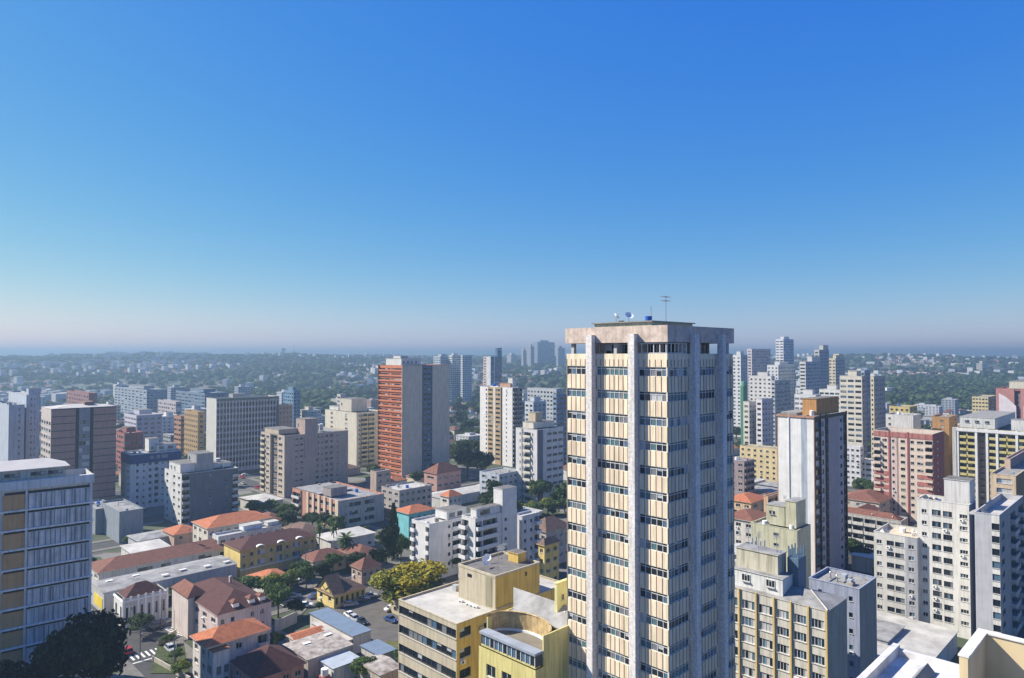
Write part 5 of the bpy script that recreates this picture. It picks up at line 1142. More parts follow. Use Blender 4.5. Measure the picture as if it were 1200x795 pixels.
# towers on the skyline:  name, label, xc, yc, Y, xl, xr, left colour, right colour with shade mixed in, short
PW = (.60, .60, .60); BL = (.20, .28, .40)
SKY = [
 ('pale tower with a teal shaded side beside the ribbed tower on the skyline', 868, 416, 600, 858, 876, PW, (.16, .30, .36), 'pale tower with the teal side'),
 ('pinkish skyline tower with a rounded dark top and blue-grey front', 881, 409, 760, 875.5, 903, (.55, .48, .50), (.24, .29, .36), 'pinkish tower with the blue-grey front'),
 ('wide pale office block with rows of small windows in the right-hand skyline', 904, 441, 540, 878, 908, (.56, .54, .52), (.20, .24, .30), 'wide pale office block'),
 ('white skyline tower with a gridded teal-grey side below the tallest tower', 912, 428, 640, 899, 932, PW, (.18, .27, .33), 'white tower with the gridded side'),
 ('tallest tower of the right-hand skyline, white front and deep blue shaded side', 918, 397.5, 800, 909, 930, (.64, .64, .68), (.14, .26, .50), 'tallest skyline tower'),
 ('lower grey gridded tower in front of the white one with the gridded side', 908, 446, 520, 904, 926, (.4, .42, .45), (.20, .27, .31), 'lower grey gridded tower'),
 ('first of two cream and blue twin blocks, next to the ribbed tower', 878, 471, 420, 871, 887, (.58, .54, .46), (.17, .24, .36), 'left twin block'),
 ('second of two cream and blue twin blocks, with the broad shaded blue side', 893, 468, 415, 886, 906, (.60, .57, .56), (.12, .20, .42), 'right twin block'),
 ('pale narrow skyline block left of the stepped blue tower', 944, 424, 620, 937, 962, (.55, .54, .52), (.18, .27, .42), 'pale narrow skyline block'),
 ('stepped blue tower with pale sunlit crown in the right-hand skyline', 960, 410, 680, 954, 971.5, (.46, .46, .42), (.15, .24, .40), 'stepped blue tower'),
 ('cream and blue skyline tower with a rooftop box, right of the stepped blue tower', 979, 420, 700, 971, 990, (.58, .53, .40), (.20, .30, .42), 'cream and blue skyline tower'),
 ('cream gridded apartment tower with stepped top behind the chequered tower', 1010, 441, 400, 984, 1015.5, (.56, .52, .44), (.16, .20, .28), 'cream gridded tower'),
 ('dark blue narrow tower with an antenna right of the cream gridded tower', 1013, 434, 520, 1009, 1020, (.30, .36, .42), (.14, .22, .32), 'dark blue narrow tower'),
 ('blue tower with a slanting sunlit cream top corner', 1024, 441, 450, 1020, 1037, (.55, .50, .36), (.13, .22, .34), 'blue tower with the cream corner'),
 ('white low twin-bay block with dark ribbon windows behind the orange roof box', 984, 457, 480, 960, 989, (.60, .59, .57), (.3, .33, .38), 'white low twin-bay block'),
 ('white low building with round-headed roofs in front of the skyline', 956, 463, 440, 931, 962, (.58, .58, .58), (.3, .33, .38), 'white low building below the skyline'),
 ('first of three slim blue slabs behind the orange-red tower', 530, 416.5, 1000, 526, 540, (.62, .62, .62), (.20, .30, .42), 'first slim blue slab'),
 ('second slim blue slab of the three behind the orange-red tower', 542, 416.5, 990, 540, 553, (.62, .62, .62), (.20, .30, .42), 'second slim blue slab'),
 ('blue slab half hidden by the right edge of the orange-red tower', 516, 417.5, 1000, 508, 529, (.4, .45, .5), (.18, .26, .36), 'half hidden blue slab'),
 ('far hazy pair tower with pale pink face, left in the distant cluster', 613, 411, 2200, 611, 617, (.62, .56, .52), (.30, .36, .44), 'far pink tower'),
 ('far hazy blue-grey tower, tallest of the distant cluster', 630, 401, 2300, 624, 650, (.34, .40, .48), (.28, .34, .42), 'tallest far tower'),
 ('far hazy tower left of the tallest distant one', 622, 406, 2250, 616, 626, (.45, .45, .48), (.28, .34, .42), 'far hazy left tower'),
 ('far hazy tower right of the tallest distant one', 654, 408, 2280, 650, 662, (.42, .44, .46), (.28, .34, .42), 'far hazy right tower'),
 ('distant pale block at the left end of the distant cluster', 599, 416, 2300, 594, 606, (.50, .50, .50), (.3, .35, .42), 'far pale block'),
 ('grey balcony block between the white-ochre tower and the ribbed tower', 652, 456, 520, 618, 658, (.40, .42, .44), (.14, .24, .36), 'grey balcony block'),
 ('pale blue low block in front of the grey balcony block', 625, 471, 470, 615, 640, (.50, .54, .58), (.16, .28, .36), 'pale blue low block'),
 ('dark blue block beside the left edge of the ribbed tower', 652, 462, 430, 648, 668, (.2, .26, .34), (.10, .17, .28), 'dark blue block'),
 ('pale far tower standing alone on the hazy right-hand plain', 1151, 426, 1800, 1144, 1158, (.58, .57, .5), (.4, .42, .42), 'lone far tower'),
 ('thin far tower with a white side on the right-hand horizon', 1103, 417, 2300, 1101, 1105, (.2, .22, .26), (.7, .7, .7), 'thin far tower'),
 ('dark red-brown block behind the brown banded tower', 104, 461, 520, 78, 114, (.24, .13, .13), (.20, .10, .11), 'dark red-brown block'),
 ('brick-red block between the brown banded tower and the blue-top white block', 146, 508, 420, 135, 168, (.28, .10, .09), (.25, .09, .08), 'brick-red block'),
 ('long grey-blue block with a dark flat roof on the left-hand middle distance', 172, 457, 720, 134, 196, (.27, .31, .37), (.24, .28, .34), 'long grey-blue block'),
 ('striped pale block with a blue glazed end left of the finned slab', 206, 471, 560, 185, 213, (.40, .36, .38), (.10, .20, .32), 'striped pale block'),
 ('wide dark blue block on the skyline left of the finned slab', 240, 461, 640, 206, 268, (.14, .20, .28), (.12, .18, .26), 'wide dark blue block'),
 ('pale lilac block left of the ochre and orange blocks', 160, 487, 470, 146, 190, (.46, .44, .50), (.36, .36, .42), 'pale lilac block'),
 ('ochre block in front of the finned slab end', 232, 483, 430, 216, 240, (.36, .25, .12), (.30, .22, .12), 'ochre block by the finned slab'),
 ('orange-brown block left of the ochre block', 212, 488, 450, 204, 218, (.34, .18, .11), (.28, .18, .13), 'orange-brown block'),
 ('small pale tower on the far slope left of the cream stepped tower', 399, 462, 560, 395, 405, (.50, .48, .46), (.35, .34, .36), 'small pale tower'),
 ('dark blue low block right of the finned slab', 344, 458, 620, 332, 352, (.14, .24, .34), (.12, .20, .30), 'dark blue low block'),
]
for (lab, xc, yc, Y, xl, xr, cl, cr, sh) in SKY:
    C, rz, W, D = place(xc, yc, Y, xl, xr)
    if Y > 1500: D = min(D, 60); W = min(W, 60)
    nL = max(1, min(9, int(D / 3.3))); nR = max(1, min(9, int(W / 3.3)))
    hh = 1.5 if 'slab' not in lab else 1.9
    rr_ = random.Random(sh)
    ws = rr_.choice((.45, .6, .8))
    o = bld('skyline_tower' if yc < 445 else 'midtown_block', lab, xc, yc, Y, xl, xr, [('w', 1, ws, 1.4, 1, 'd')] * nL, [('w', 1, ws, 1.4, 1, 'd')] * nR, wall(cl, .1), fh=3.2, detail=False, short=sh, wmR=wall(tuple(.45 * a + .55 * b_ for a, b_ in zip(cl, cr)), .1), parapet=1.4, cat='tower' if yc < 445 else 'block')  # right walls blend in a darker, bluer tone as painted shade
    if o.D > 6 and o.W > 6:
        boxpart(o, 'lift_house', o.W * .2, o.D * .2, o.h, o.W * .7, o.D * .65, o.h + (3 if Y < 1500 else 6), wall(cl, .1))
    if 'antenna' in lab: antenna(o, 2, 2, o.h + 3, 9, False)
    if 'stepped blue' in lab:
        boxpart(o, 'crown', o.W * .45, o.D * .1, o.h, o.W * .98, o.D * .9, o.h + 4.5, wall(cl, .1))
    if 'stepped top' in lab: boxpart(o, 'stepped_top', o.W * .1, o.D * .25, o.h, o.W * .9, o.D * .6, o.h + 2.8, wall(cl, .1))
o = bld('water_tower', 'green cylindrical-topped tower beside the ribbed tower on the right-hand side', 871, 453, 470, 867.5, 876, [('x', 1)], [('x', 1)], wall((.08, .22, .14)), detail=False, short='green tower', cat='tower')
q = MB(); q.cyl(o.W / 2, o.D / 2, o.h, o.h + 3.5, 2.4, 1.6, wall((.10, .26, .20)), 14); q.build('dome', o.root)
for (px, py, Y, hh, lab) in ((15, 420, 3300, 34, 'lattice mast on the hazy ridge at the far left'), (167, 420, 3300, 20, 'thin mast on the hazy ridge above the long grey-blue block'), (267, 419, 3300, 34, 'tall thin mast on the hazy ridge above the finned slab')):
    u, w = ray(px, py); p = Vector((u * Y, Y, terrain(u * Y, Y)))
    q = MB()
    for k in (-1, 1): q.tube((k * 1.8, -1.2, 0), (0, 0, hh), .5, M_MET, .35, 5)
    q.tube((0, 1.8, 0), (0, 0, hh), .5, M_MET, .35, 5)
    for k in range(5): q.tube((-1.6 * (1 - k / 5), -1, hh * k / 5), (1.6 * (1 - (k + 1) / 5), -1 * (1 - k / 5), hh * (k + 1) / 5), .25, M_MET, n=4)
    tag(q.build('radio_mast', None, p), lab, 'mast')
# church with spire and water tower on the ridge
u, w = ray(344, 420); Y = 3000; z = terrain(u * Y, Y)
t = thing('church', 'white church with a pointed spire on the far ridge', 'church', (u * Y, Y, z))
q = MB(); q.box(-9, 0, -5, 9, 26, 12, M_WHT); hip(q, -9, 0, 9, 26, 12.2, 7, T_BR, .3); q.build('nave', t)
q = MB(); q.box(-4, -6, -5, 4, -.1, 22, M_WHT); q.cyl(0, -3, 22, 52, 4.0, .3, M_WHT, 8); q.build('steeple', t)
u, w = ray(332, 421); z = terrain(u * Y, Y); t = thing('water_tower', 'grey water tower standing left of the far white church', 'water tower', (u * Y, Y, z))
q = MB(); q.cyl(0, 0, -3, 22, 4, 4, M_CONC, 14); q.build('shaft', t); q = MB(); q.cyl(0, 0, 22.01, 34, 8, 9, M_CONC, 16); q.build('tank', t)
for (px, py, Y) in ((375, 421, 2900), (412, 421, 3100), (418, 446, 1700), (433, 441, 1900), (45, 452, 1500), (72, 451, 1550)):
    pass

# ------------------------------------------------------------------ own roof at the lower right
def near_roof():
    c0 = Vector((.6875 * 24.0, 24.0, 0))
    mb_ = mat('beige_render', (.56, .45, .27), .85, .05, .08, .8); mwc = mat('white_coping', (.66, .64, .60), .8, .08, .15, 3)
    z = 62.34; rz = D2R(45)
    t = thing('parapet_block', 'beige rooftop parapet corner with white coping in the lower right corner', 'parapet', (c0.x, c0.y, 0), rz)
    # local x = to the upper right, local y = to the upper left of the plan; inner corner at the origin, walls run along -x and -y
    q = MB(); q.box(-2.45, .0, 50, .22, .22, z - .06, mb_); q.build('left_wall', t)
    q = MB(); q.box(.002, -6.5, 50, .22, -.002, z - .06, mb_); q.build('right_wall', t)
    q = MB(); q.box(-2.5, -.04, z - .058, .27, .27, z, mwc); q.build('left_coping', t)
    q = MB(); q.box(-.045, -6.5, z - .058, .27, -.045, z - .001, mwc); q.build('right_coping', t)
    q = MB(); q.box(-2.44, -6.5, 55, -.002, -.004, 58.2, M_CONC); q.build('inner_floor', t)
    q = MB(); q.box(-2.68, .24, 50, -2.46, .0, z - .06, mb_); q.box(-2.7, -.03, z - .058, -2.505, .27, z, mwc); q.build('end_post', t)
    r0 = Vector((.56 * 28.4, 28.4, 0)); t2 = thing('flat_roof', 'bright white flat roof with raised rim and grey ridge box beside the beige parapet', 'roof', (r0.x, r0.y, 0), rz)
    mr = mat('white_roof_paint', (.62, .61, .60), .85, .16, 0, 1.1); mrg = mat('grey_roof_paint', (.42, .42, .43), .85, .06, 0, 1)
    # corner at origin; roof spreads towards -x and -y
    q = MB(); q.box(-14, -9, 45, .0, .0, 59.6, wall((.52, .50, .46)), mr); q.build('roof_deck', t2)
    q = MB(); q.box(-14, .004, 45, .25, .25, 60.0, mr); q.build('rim', t2)
    q = MB(); q.box(.004, -9, 45, .25, .0, 59.85, mr); q.build('rim', t2)
    q = MB(); q.box(-14, -3.6, 59.602, -1.9, -8.9, 59.78, mrg, mrg); q.build('raised_slab', t2)
    q = MB(); q.box(-14, -3.58, 59.604, -1.75, -3.35, 59.95, mr); q.box(-1.88, -8.9, 59.604, -1.7, -3.6, 59.93, mr); q.build('slab_edge', t2)
    q = MB(); k = mat('grey_ridge_sheet', (.18, .19, .19), .7, .1, 0, 2)
    q.quad([(-3.4, -1.55, 59.61), (-.75, -1.55, 59.61), (-.75, -1.25, 59.95), (-3.4, -1.25, 59.95)], k); q.quad([(-.75, -.95, 59.61), (-3.4, -.95, 59.61), (-3.4, -1.25, 59.95), (-.75, -1.25, 59.95)], k)
    q.quad([(-3.4, -.95, 59.61), (-3.4, -1.55, 59.61), (-3.4, -1.25, 59.95)], k); q.quad([(-.75, -1.55, 59.61), (-.75, -.95, 59.61), (-.75, -1.25, 59.95)], k); q.build('ridge_box', t2)
near_roof()
# ------------------------------------------------------------------ trees
def crown_mesh(name, lobes, n, size, mats, seed, wts=None):
    rr = random.Random(seed); q = MB(); vol = [l[3] ** 2 for l in lobes]; tv = sum(vol)
    for l, v in zip(lobes, vol):
        lm = rr.choices(mats, wts)[0] if len(mats) > 1 else mats[0]
        for i in range(int(n * v / tv)):
            d = Vector((rr.gauss(0, 1), rr.gauss(0, 1), rr.gauss(0, 1))).normalized()
            if d.z < -0.55: d.z *= 0.3
            r = l[3] * (0.72 + 0.34 * rr.random()) * (1 + 0.16 * math.sin(5 * d.x + seed) * math.cos(6 * d.y))
            if rr.random() < 0.2: r *= rr.random()
            sz = l[4] if len(l) > 4 else 0.8
            c = Vector((l[0] + d.x * r, l[1] + d.y * r, l[2] + d.z * r * sz))
            nrm = (d + Vector((rr.gauss(0, .5), rr.gauss(0, .5), rr.gauss(0, .5)))).normalized(); a = nrm.orthogonal().normalized(); b = nrm.cross(a)
            ang = rr.random() * 6.28; a, b = a * math.cos(ang) + b * math.sin(ang), b * math.cos(ang) - a * math.sin(ang)
            s = size * (0.6 + 0.8 * rr.random())
            m = lm if rr.random() < 0.7 else rr.choice(mats)
            q.quad([c + a * s * .9, c + b * s * .5 + a * s * .3, c + b * s * .6 - a * s * .5, c - a * s * .9, c - b * s * .6], m)
    return q.mesh(name)
def trunk_mesh(h, r, limbs, seed):
    rr = random.Random(seed); q = MB(); q.tube((0, 0, 0), (0, 0, h), r, M_BARK, r * .6, 8)
    for i in range(limbs):
        a = i * 6.28 / limbs + rr.random(); L = h * .8
        q.tube((0, 0, h * (.6 + .3 * rr.random())), (math.cos(a) * L * .6, math.sin(a) * L * .6, h + L * .6), r * .45, M_BARK, r * .15, 5)
    return q.mesh('trunk')
LD, LM_, LL, LY, LG, LB = M_LF
def broad(seed, mats, wts, n, size, flat=.8, nl=9, spread=.62):
    """unit tree: height 10, crown radius 4"""
    rr = random.Random(seed); lobes = [(0, 0, 6.3, 2.9, flat)]
    for i in range(nl):
        a = i * 6.283 / nl + rr.random() * .6; r = 4 * spread * (.7 + .45 * rr.random())
        lobes.append((math.cos(a) * r, math.sin(a) * r, 4.6 + 3.2 * rr.random(), 1.3 + .8 * rr.random(), flat))
    lobes.append((.5, -.3, 8.0, 1.7, flat))
    return crown_mesh('crown', lobes, n, size, mats, seed, wts), trunk_mesh(4.2, .28, 5, seed)
def cypress(seed, n=1300):
    rr = random.Random(seed); q = MB()
    for i in range(n):
        z = .6 + 9.4 * rr.random() ** 1.1; R_ = 1.35 * (1 - (z / 10.3) ** 1.6) * (0.8 + .3 * rr.random()); a = rr.random() * 6.283
        c = Vector((math.cos(a) * R_, math.sin(a) * R_, z)); s = .28 + .3 * rr.random(); t = Vector((-math.sin(a), math.cos(a), rr.gauss(0, .4))).normalized(); u = Vector((math.cos(a) * .35, math.sin(a) * .35, 1)).normalized()
        q.quad([c - t * s * .5, c + t * s * .5, c + u * s * 1.3], LD if rr.random() < .7 else LB)
    return q.mesh('crown'), trunk_mesh(2, .2, 0, seed)
def palm(seed, full=False):
    rr = random.Random(seed); q = MB(); nf = 46 if full else 26; top = 7.0
    for i in range(nf):
        a = i * 2.399; el = 1.2 - 1.9 * (i / nf); L = (3.4 if full else 2.8) * (.85 + .3 * rr.random())
        prev = Vector((0, 0, top)); d = Vector((math.cos(a) * math.cos(el), math.sin(a) * math.cos(el), math.sin(el))); side = Vector((-math.sin(a), math.cos(a), 0))
        for k in range(6):
            nx = prev + d * (L / 6); w0 = .42 * math.sin(math.pi * (k + .4) / 6.6); w1 = .42 * math.sin(math.pi * (k + 1.3) / 6.8) if k < 5 else .03
            dn = Vector((0, 0, -.25))
            q.quad([prev, nx, nx + side * w1 + dn * w1, prev + side * w0 + dn * w0], LM_ if i % 3 else LD); q.quad([nx, prev, prev - side * w0 + dn * w0, nx - side * w1 + dn * w1], LL if i % 4 == 0 else LM_)
            prev = nx; d = (d + Vector((0, 0, -.26))).normalized()
    c = q.mesh('crown'); q = MB(); q.tube((0, 0, 0), (0, 0, top), .26, M_BARK, .18, 8); return c, q.mesh('trunk')
KIND = {}
def proto(key):
    if key in KIND: return KIND[key]
    k = key
    if k == 'dark0': r = broad(1, [LD, LM_, LB], [5, 2, 2], 3400, .34)
    elif k == 'dark1': r = broad(2, [LD, LM_], [4, 3], 3400, .34, .9)
    elif k == 'mid0': r = broad(3, [LM_, LD, LL], [5, 3, 1], 3400, .34)
    elif k == 'mid1': r = broad(4, [LL, LM_], [3, 4], 3200, .34, .75)
    elif k == 'gold': r = broad(5, [LY, LG, LM_], [5, 4, 1], 7000, .27, .72, 14, .75)
    elif k == 'black': r = broad(6, [LB, LD], [6, 1], 6500, .30, 1.0, 12)
    elif k == 'olive': r = broad(12, [LG, LL, LM_], [1, 3, 3], 3000, .34)
    elif k == 'cyp': r = cypress(7)
    elif k == 'palm': r = palm(8)
    elif k == 'fullpalm': r = palm(9, True)
    elif k == 'f0': r = broad(21, [LD, LM_, LB], [5, 2, 1], 650, .75)
    elif k == 'f1': r = broad(22, [LM_, LD], [3, 4], 650, .75)
    elif k == 'f2': r = broad(23, [LM_, LL, LD], [3, 2, 2], 650, .75)
    elif k == 'f3': r = broad(24, [LD, LB], [3, 2], 650, .75, 1.0)
    KIND[key] = r; return r
def tree(p, h, r, key, label, group=None, name='tree', rz=None):
    c, t = proto(key); base = thing(name, label, 'tree', p, R.random() * 6.28 if rz is None else rz, group)
    for nm, me in (('crown', c), ('trunk', t)):
        o = link(nm, me, base); o.scale = (r / 4.0, r / 4.0, h / 10.0)
        if key in ('cyp',): o.scale = (r / 1.3, r / 1.3, h / 10)
        if key in ('palm', 'fullpalm'): o.scale = (r / 3, r / 3, h / 8.5)
    return base
# near trees: px x, ground py (None -> use Y), Y, height, radius, kind, label
NEAR_T = [
 (93, None, 133, 22.5, 7.6, 'black', 'huge near-black tree in front of the long pale slab, right one'),
 (113, None, 139, 18.0, 4.6, 'black', 'ragged dark tree leaning out beside the crossing at the slab corner'),
 (20, None, 128, 15.5, 6.8, 'black', 'near-black round tree at the bottom left edge'),
 (66, None, 124, 13.0, 6.0, 'black', 'near-black tree between the two large dark ones at lower left'),
 (481, None, 196, 13.2, 9.6, 'gold', 'big golden-green tree beside the yellow and beige office block'),
 (326, 724, None, 10.0, 4.0, 'mid1', 'bright green round tree between the pale pink villa and the mansion'),
 (318, 702, None, 8.0, 4.2, 'olive', 'yellow-green bushy tree in front of the ochre mansion, centre'),
 (292, 704, None, 7.5, 4.4, 'mid0', 'mid-green tree at the left foot of the ochre mansion'),
 (268, 706, None, 7.5, 4.4, 'dark1', 'dark green tree left of the ochre mansion foot'),
 (246, 708, None, 7.0, 4.2, 'dark0', 'dark bushy tree above the pale pink villa roof'),
 (225, 712, None, 7.0, 4.2, 'mid0', 'second dark bushy tree above the left end of the pale pink villa'),
 (205, 716, None, 7.0, 3.8, 'dark1', 'dark hedge-like tree right of the white corner house'),
 (341, 692, None, 6.5, 3.2, 'olive', 'small yellowish tree at the right half of the ochre mansion'),
 (359, 690, None, 7.5, 3.0, 'mid0', 'green round tree by the right end of the ochre mansion'),
 (378, 684, None, 7.0, 2.8, 'dark0', 'dark small tree left of the yellow gabled house'),
 (390, 672, None, 7.0, 3.0, 'mid0', 'green tree above the yellow gabled house'),
 (165, 745, None, 6.0, 3.2, 'dark1', 'dark street tree standing in front of the white corner house'),
 (461, 655, None, 19.0, 2.6, 'cyp', 'tall dark cypress column left of the white lower wing'),
 (453, 661, None, 14.0, 3.0, 'dark0', 'dark tree at the left side of the tall cypress'),
 (470, 662, None, 11.0, 3.2, 'dark1', 'dark tree between the tall cypress and the golden-green tree'),
 (444, 672, None, 9.0, 3.4, 'dark0', 'dark tree beyond the car park left of the golden-green tree'),
 (405, 659, None, 9.6, 3.6, 'fullpalm', 'full round palm above the yellow gabled house'),
 (508, 662, None, 9.5, 2.2, 'palm', 'single palm against the white lower wing'),
 (374, 651, None, 12.5, 2.4, 'palm', 'tall palm by the right end of the ochre mansion'),
 (391, 648, None, 11.5, 2.4, 'palm', 'tall palm right of the taller one near the mansion'),
 (366, 622, None, 8.0, 4.0, 'dark1', 'dark tree in front of the salmon block, left'),
 (380, 624, None, 8.5, 4.4, 'dark0', 'dark tree in front of the salmon block, centre'),
 (394, 628, None, 8.5, 4.0, 'mid0', 'green tree in front of the salmon block corner'),
 (316, 606, None, 8.0, 5.0, 'mid1', 'light green tree at the foot of the beige-brown block'),
 (334, 609, None, 7.5, 4.5, 'mid1', 'second light green tree at the foot of the beige-brown block, nearer'),
 (298, 603, None, 7.0, 4.0, 'olive', 'yellowish tree left of the beige-brown block foot'),
 (548, 561, None, 17.0, 7.5, 'dark0', 'big dark tree right of the maroon-roofed hall'),
 (565, 563, None, 17.0, 7.0, 'black', 'near-black tall tree right of the big dark tree'),
 (585, 604, None, 12.5, 8.0, 'dark0', 'broad dark tree behind the white lift tower'),
 (571, 600, None, 8.5, 4.5, 'dark1', 'dark lower tree at the left of the broad dark tree'),
 (632, 592, None, 13.0, 6.0, 'mid0', 'tall mid-green tree in front of the white block with stacked balconies'),
 (642, 604, None, 8.5, 5.0, 'olive', 'yellow-green tree beside the ribbed tower above the tiled hall'),
 (625, 606, None, 7.5, 4.6, 'olive', 'yellow-green tree left of the one beside the ribbed tower'),
 (613, 610, None, 6.0, 3.6, 'mid1', 'small light tree at the left of the yellow-green pair'),
 (656, 640, None, 8.0, 4.0, 'mid0', 'green tree against the left edge of the ribbed tower'),
 (642, 652, None, 5.0, 2.6, 'mid1', 'small green tree by the yellow cottage'),
 (530, 672, None, 7.0, 3.0, 'dark1', 'dark tree between the golden-green tree and the white balconied block'),
 (427, 798, None, 5.5, 3.2, 'mid0', 'green tree by the blue canopies at the bottom edge'),
 (206, 776, None, 3.2, 2.0, 'mid1', 'low green bush in the garden of the orange-roofed villa, upper'),
 (212, 792, None, 3.4, 2.2, 'olive', 'low yellowish bush in the garden of the orange-roofed villa, lower'),
 (196, 757, None, 3.0, 1.8, 'mid1', 'small bush on the grass verge by the crossing'),
 (352, 600, None, 6.0, 3.2, 'dark0', 'dark shrubby tree at the left end of the salmon block'),
 (510, 560, None, 9.0, 4.0, 'dark0', 'dark tree at the foot of the orange-red tower'),
 (488, 570, None, 9.0, 4.0, 'dark1', 'dark tree at the left foot of the maroon-roofed hall'),
 (1010, 580, None, 9.0, 5.0, 'mid0', 'green tree right of the chequered tower'),
 (1024, 584, None, 9.0, 5.0, 'dark1', 'dark tree left of the cream tower with red patches'),
 (603, 575, None, 12.0, 6.0, 'dark1', 'dark tree in the gap below the modern flat-roofed house'),
 (618, 570, None, 13.0, 6.5, 'dark0', 'dark tree at the left foot of the white block with stacked balconies'),
 (645, 575, None, 14.0, 6.5, 'dark1', 'dark tree by the ribbed tower below the white block with stacked balconies'),
 (655, 600, None, 11.0, 5.0, 'dark0', 'dark tree tucked against the ribbed tower above the tiled hall'),
 (548, 640, None, 6.0, 3.4, 'dark0', 'dark tree behind the white lower wing'),
 (536, 545, None, 14.0, 6.5, 'dark1', 'dark tree behind the maroon-roofed hall, right side'),
 (556, 520, None, 13.0, 7.0, 'dark0', 'dark tree between the orange-red tower and the white-ochre tower'),
 (572, 532, None, 13.0, 6.5, 'mid0', 'green tree in front of the white-ochre tower foot, left'),
 (628, 642, None, 7.0, 3.6, 'dark1', 'dark tree right of the white rear block'),
 (998, 656, None, 8.0, 4.0, 'dark1', 'dark tree at the foot of the chequered tower'),
 (1010, 664, None, 7.5, 4.0, 'dark0', 'dark tree right of the chequered tower foot'),
 (870, 530, None, 9.0, 6.0, 'dark0', 'dark tree left of the long cream building'),
 (882, 526, None, 9.0, 6.0, 'dark1', 'dark tree behind the long cream building'),
 (897, 524, None, 9.0, 6.0, 'dark0', 'dark tree behind the right part of the long cream building'),
 (1120, 560, None, 10.0, 5.0, 'dark0', 'dark tree between the red-patched tower and the yellow-balconied slab'),
 (1111, 552, None, 10.0, 5.0, 'dark1', 'dark tree behind the right edge of the red-patched tower'),
]
for (px, py, Y, h, r, key, lab) in NEAR_T:
    if py is None: u = ray(px, 700)[0]; p = Vector((u * Y, Y, 0))
    else: p = gnd(px, py)
    tree(p, h, r, key, lab, name={'cyp': 'cypress', 'palm': 'palm_tree', 'fullpalm': 'palm_tree'}.get(key, 'tree' if 'bush' not in lab else 'bush'))

# ------------------------------------------------------------------ grass and yards
M_GRS = mat('grass', (.06, .078, .028), .95, .2, 0, .6); M_BAR = mat('dry_earth', (.20, .15, .09), .95, .2, 0, .5)
def patch(name, pts, m, z=0.02):
    q = MB(); q.quad([(*gnd(x, y)[:2], z) for x, y in pts], m); return tag(q.build(name), None, None, None, 'structure')
patch('grass_verge', [(176, 790), (222, 790), (216, 757), (186, 752)], M_GRS, .15)
patch('sandy_yard', [(186, 757), (206, 752), (203, 742), (178, 749)], M_BAR, .152)
patch('car_park', [(412, 762), (470, 764), (476, 712), (440, 686), (404, 700), (388, 712)], mat('car_park_tarmac', (.115, .105, .095), .95, .12, 0, .4), .16)
patch('grass_edge', [(440, 765), (468, 768), (470, 752), (452, 752)], mat('dry_grass', (.12, .12, .04), .95, .2, 0, .8), .165)
patch('dirt_lot', [(418, 655), (455, 655), (452, 636), (416, 636)], M_BAR, .15)
patch('driveway', [(338, 710), (372, 690), (372, 702), (352, 722)], M_PAVE, .15)
patch('lawn', [(296, 604), (345, 612), (345, 602), (300, 594)], M_GRS, .15)

# ------------------------------------------------------------------ cars
M_TYRE = mat('tyre_rubber', (.02, .02, .02), .9, 0); M_RIM = mat('wheel_rim', (.4, .4, .42), .4, 0, metal=.7)
M_LAMP = mat('headlight_glass', (.7, .7, .7), .2, 0); M_TAIL = mat('tail_light', (.35, .02, .02), .3, 0)
def car_meshes(c, name, hatch=False):
    m = mat('car_paint_' + name, c, .28, 0, spec=.6)
    # side profile (x along the car, z up), width tapering towards the roof
    lo = [(-2.1, .35), (-2.15, .62), (-2.05, .86), (-1.2 if not hatch else -1.75, .94), (1.0, .92), (1.85, .78), (2.1, .60), (2.12, .35)]
    q = MB(); n = len(lo); w = .86
    for s in (-1, 1):
        for (x, z) in lo: q.v.append((x, s * w * (1 if z < .8 else .93), z))
    q.mats.append(m)
    q.f.append(tuple(range(n))); q.m.append(0); q.f.append(tuple(reversed(range(n, 2 * n)))); q.m.append(0)
    for i in range(n): j = (i + 1) % n; q.f.append((i, n + i, n + j, j)); q.m.append(0)
    body = q.mesh('body')
    q = MB(); cab = [(-1.75 if hatch else -1.35, .93), (-1.45 if hatch else -.85, 1.42), (.25, 1.44), (1.0, .92)]
    k = 0
    for s in (-1, 1):
        for (x, z) in cab: q.v.append((x, s * (.80 if z < 1 else .62), z))
    q.mats += [M_GL, m]
    q.f += [(0, 1, 2, 3), (7, 6, 5, 4), (0, 4, 5, 1), (2, 6, 7, 3)]; q.m += [0, 0, 0, 0]
    glass = q.mesh('window_glass')
    q = MB(); x0, x1 = (-1.5, .3) if hatch else (-.9, .3); q.box(x0, -.63, 1.40, x1, .63, 1.48, m)
    for s in (-1, 1):
        q.tube((1.0, s * .79, .93), (.27, s * .62, 1.45), .035, m, n=4); q.tube((cab[0][0], s * .79, .93), (cab[1][0], s * .62, 1.44), .05, m, n=4); q.tube((-.3, s * .8, .93), (-.3, s * .63, 1.43), .035, m, n=4)
    roof = q.mesh('roof')
    q = MB(); 
    q.tube((0, -.10, 0), (0, .10, 0), .31, M_TYRE, n=14); wheel = q.mesh('wheel')
    q = MB(); q.tube((0, -.115, 0), (0, .115, 0), .18, M_RIM, n=10); rim = q.mesh('rim')
    q = MB(); q.box(-.04, -.16, -.07, .05, .16, .07, M_LAMP); hl = q.mesh('headlight')
    q = MB(); q.box(-.05, -.14, -.08, .04, .14, .08, M_TAIL); tl = q.mesh('tail_light')
    return body, glass, roof, wheel, rim, hl, tl
CARM = {}
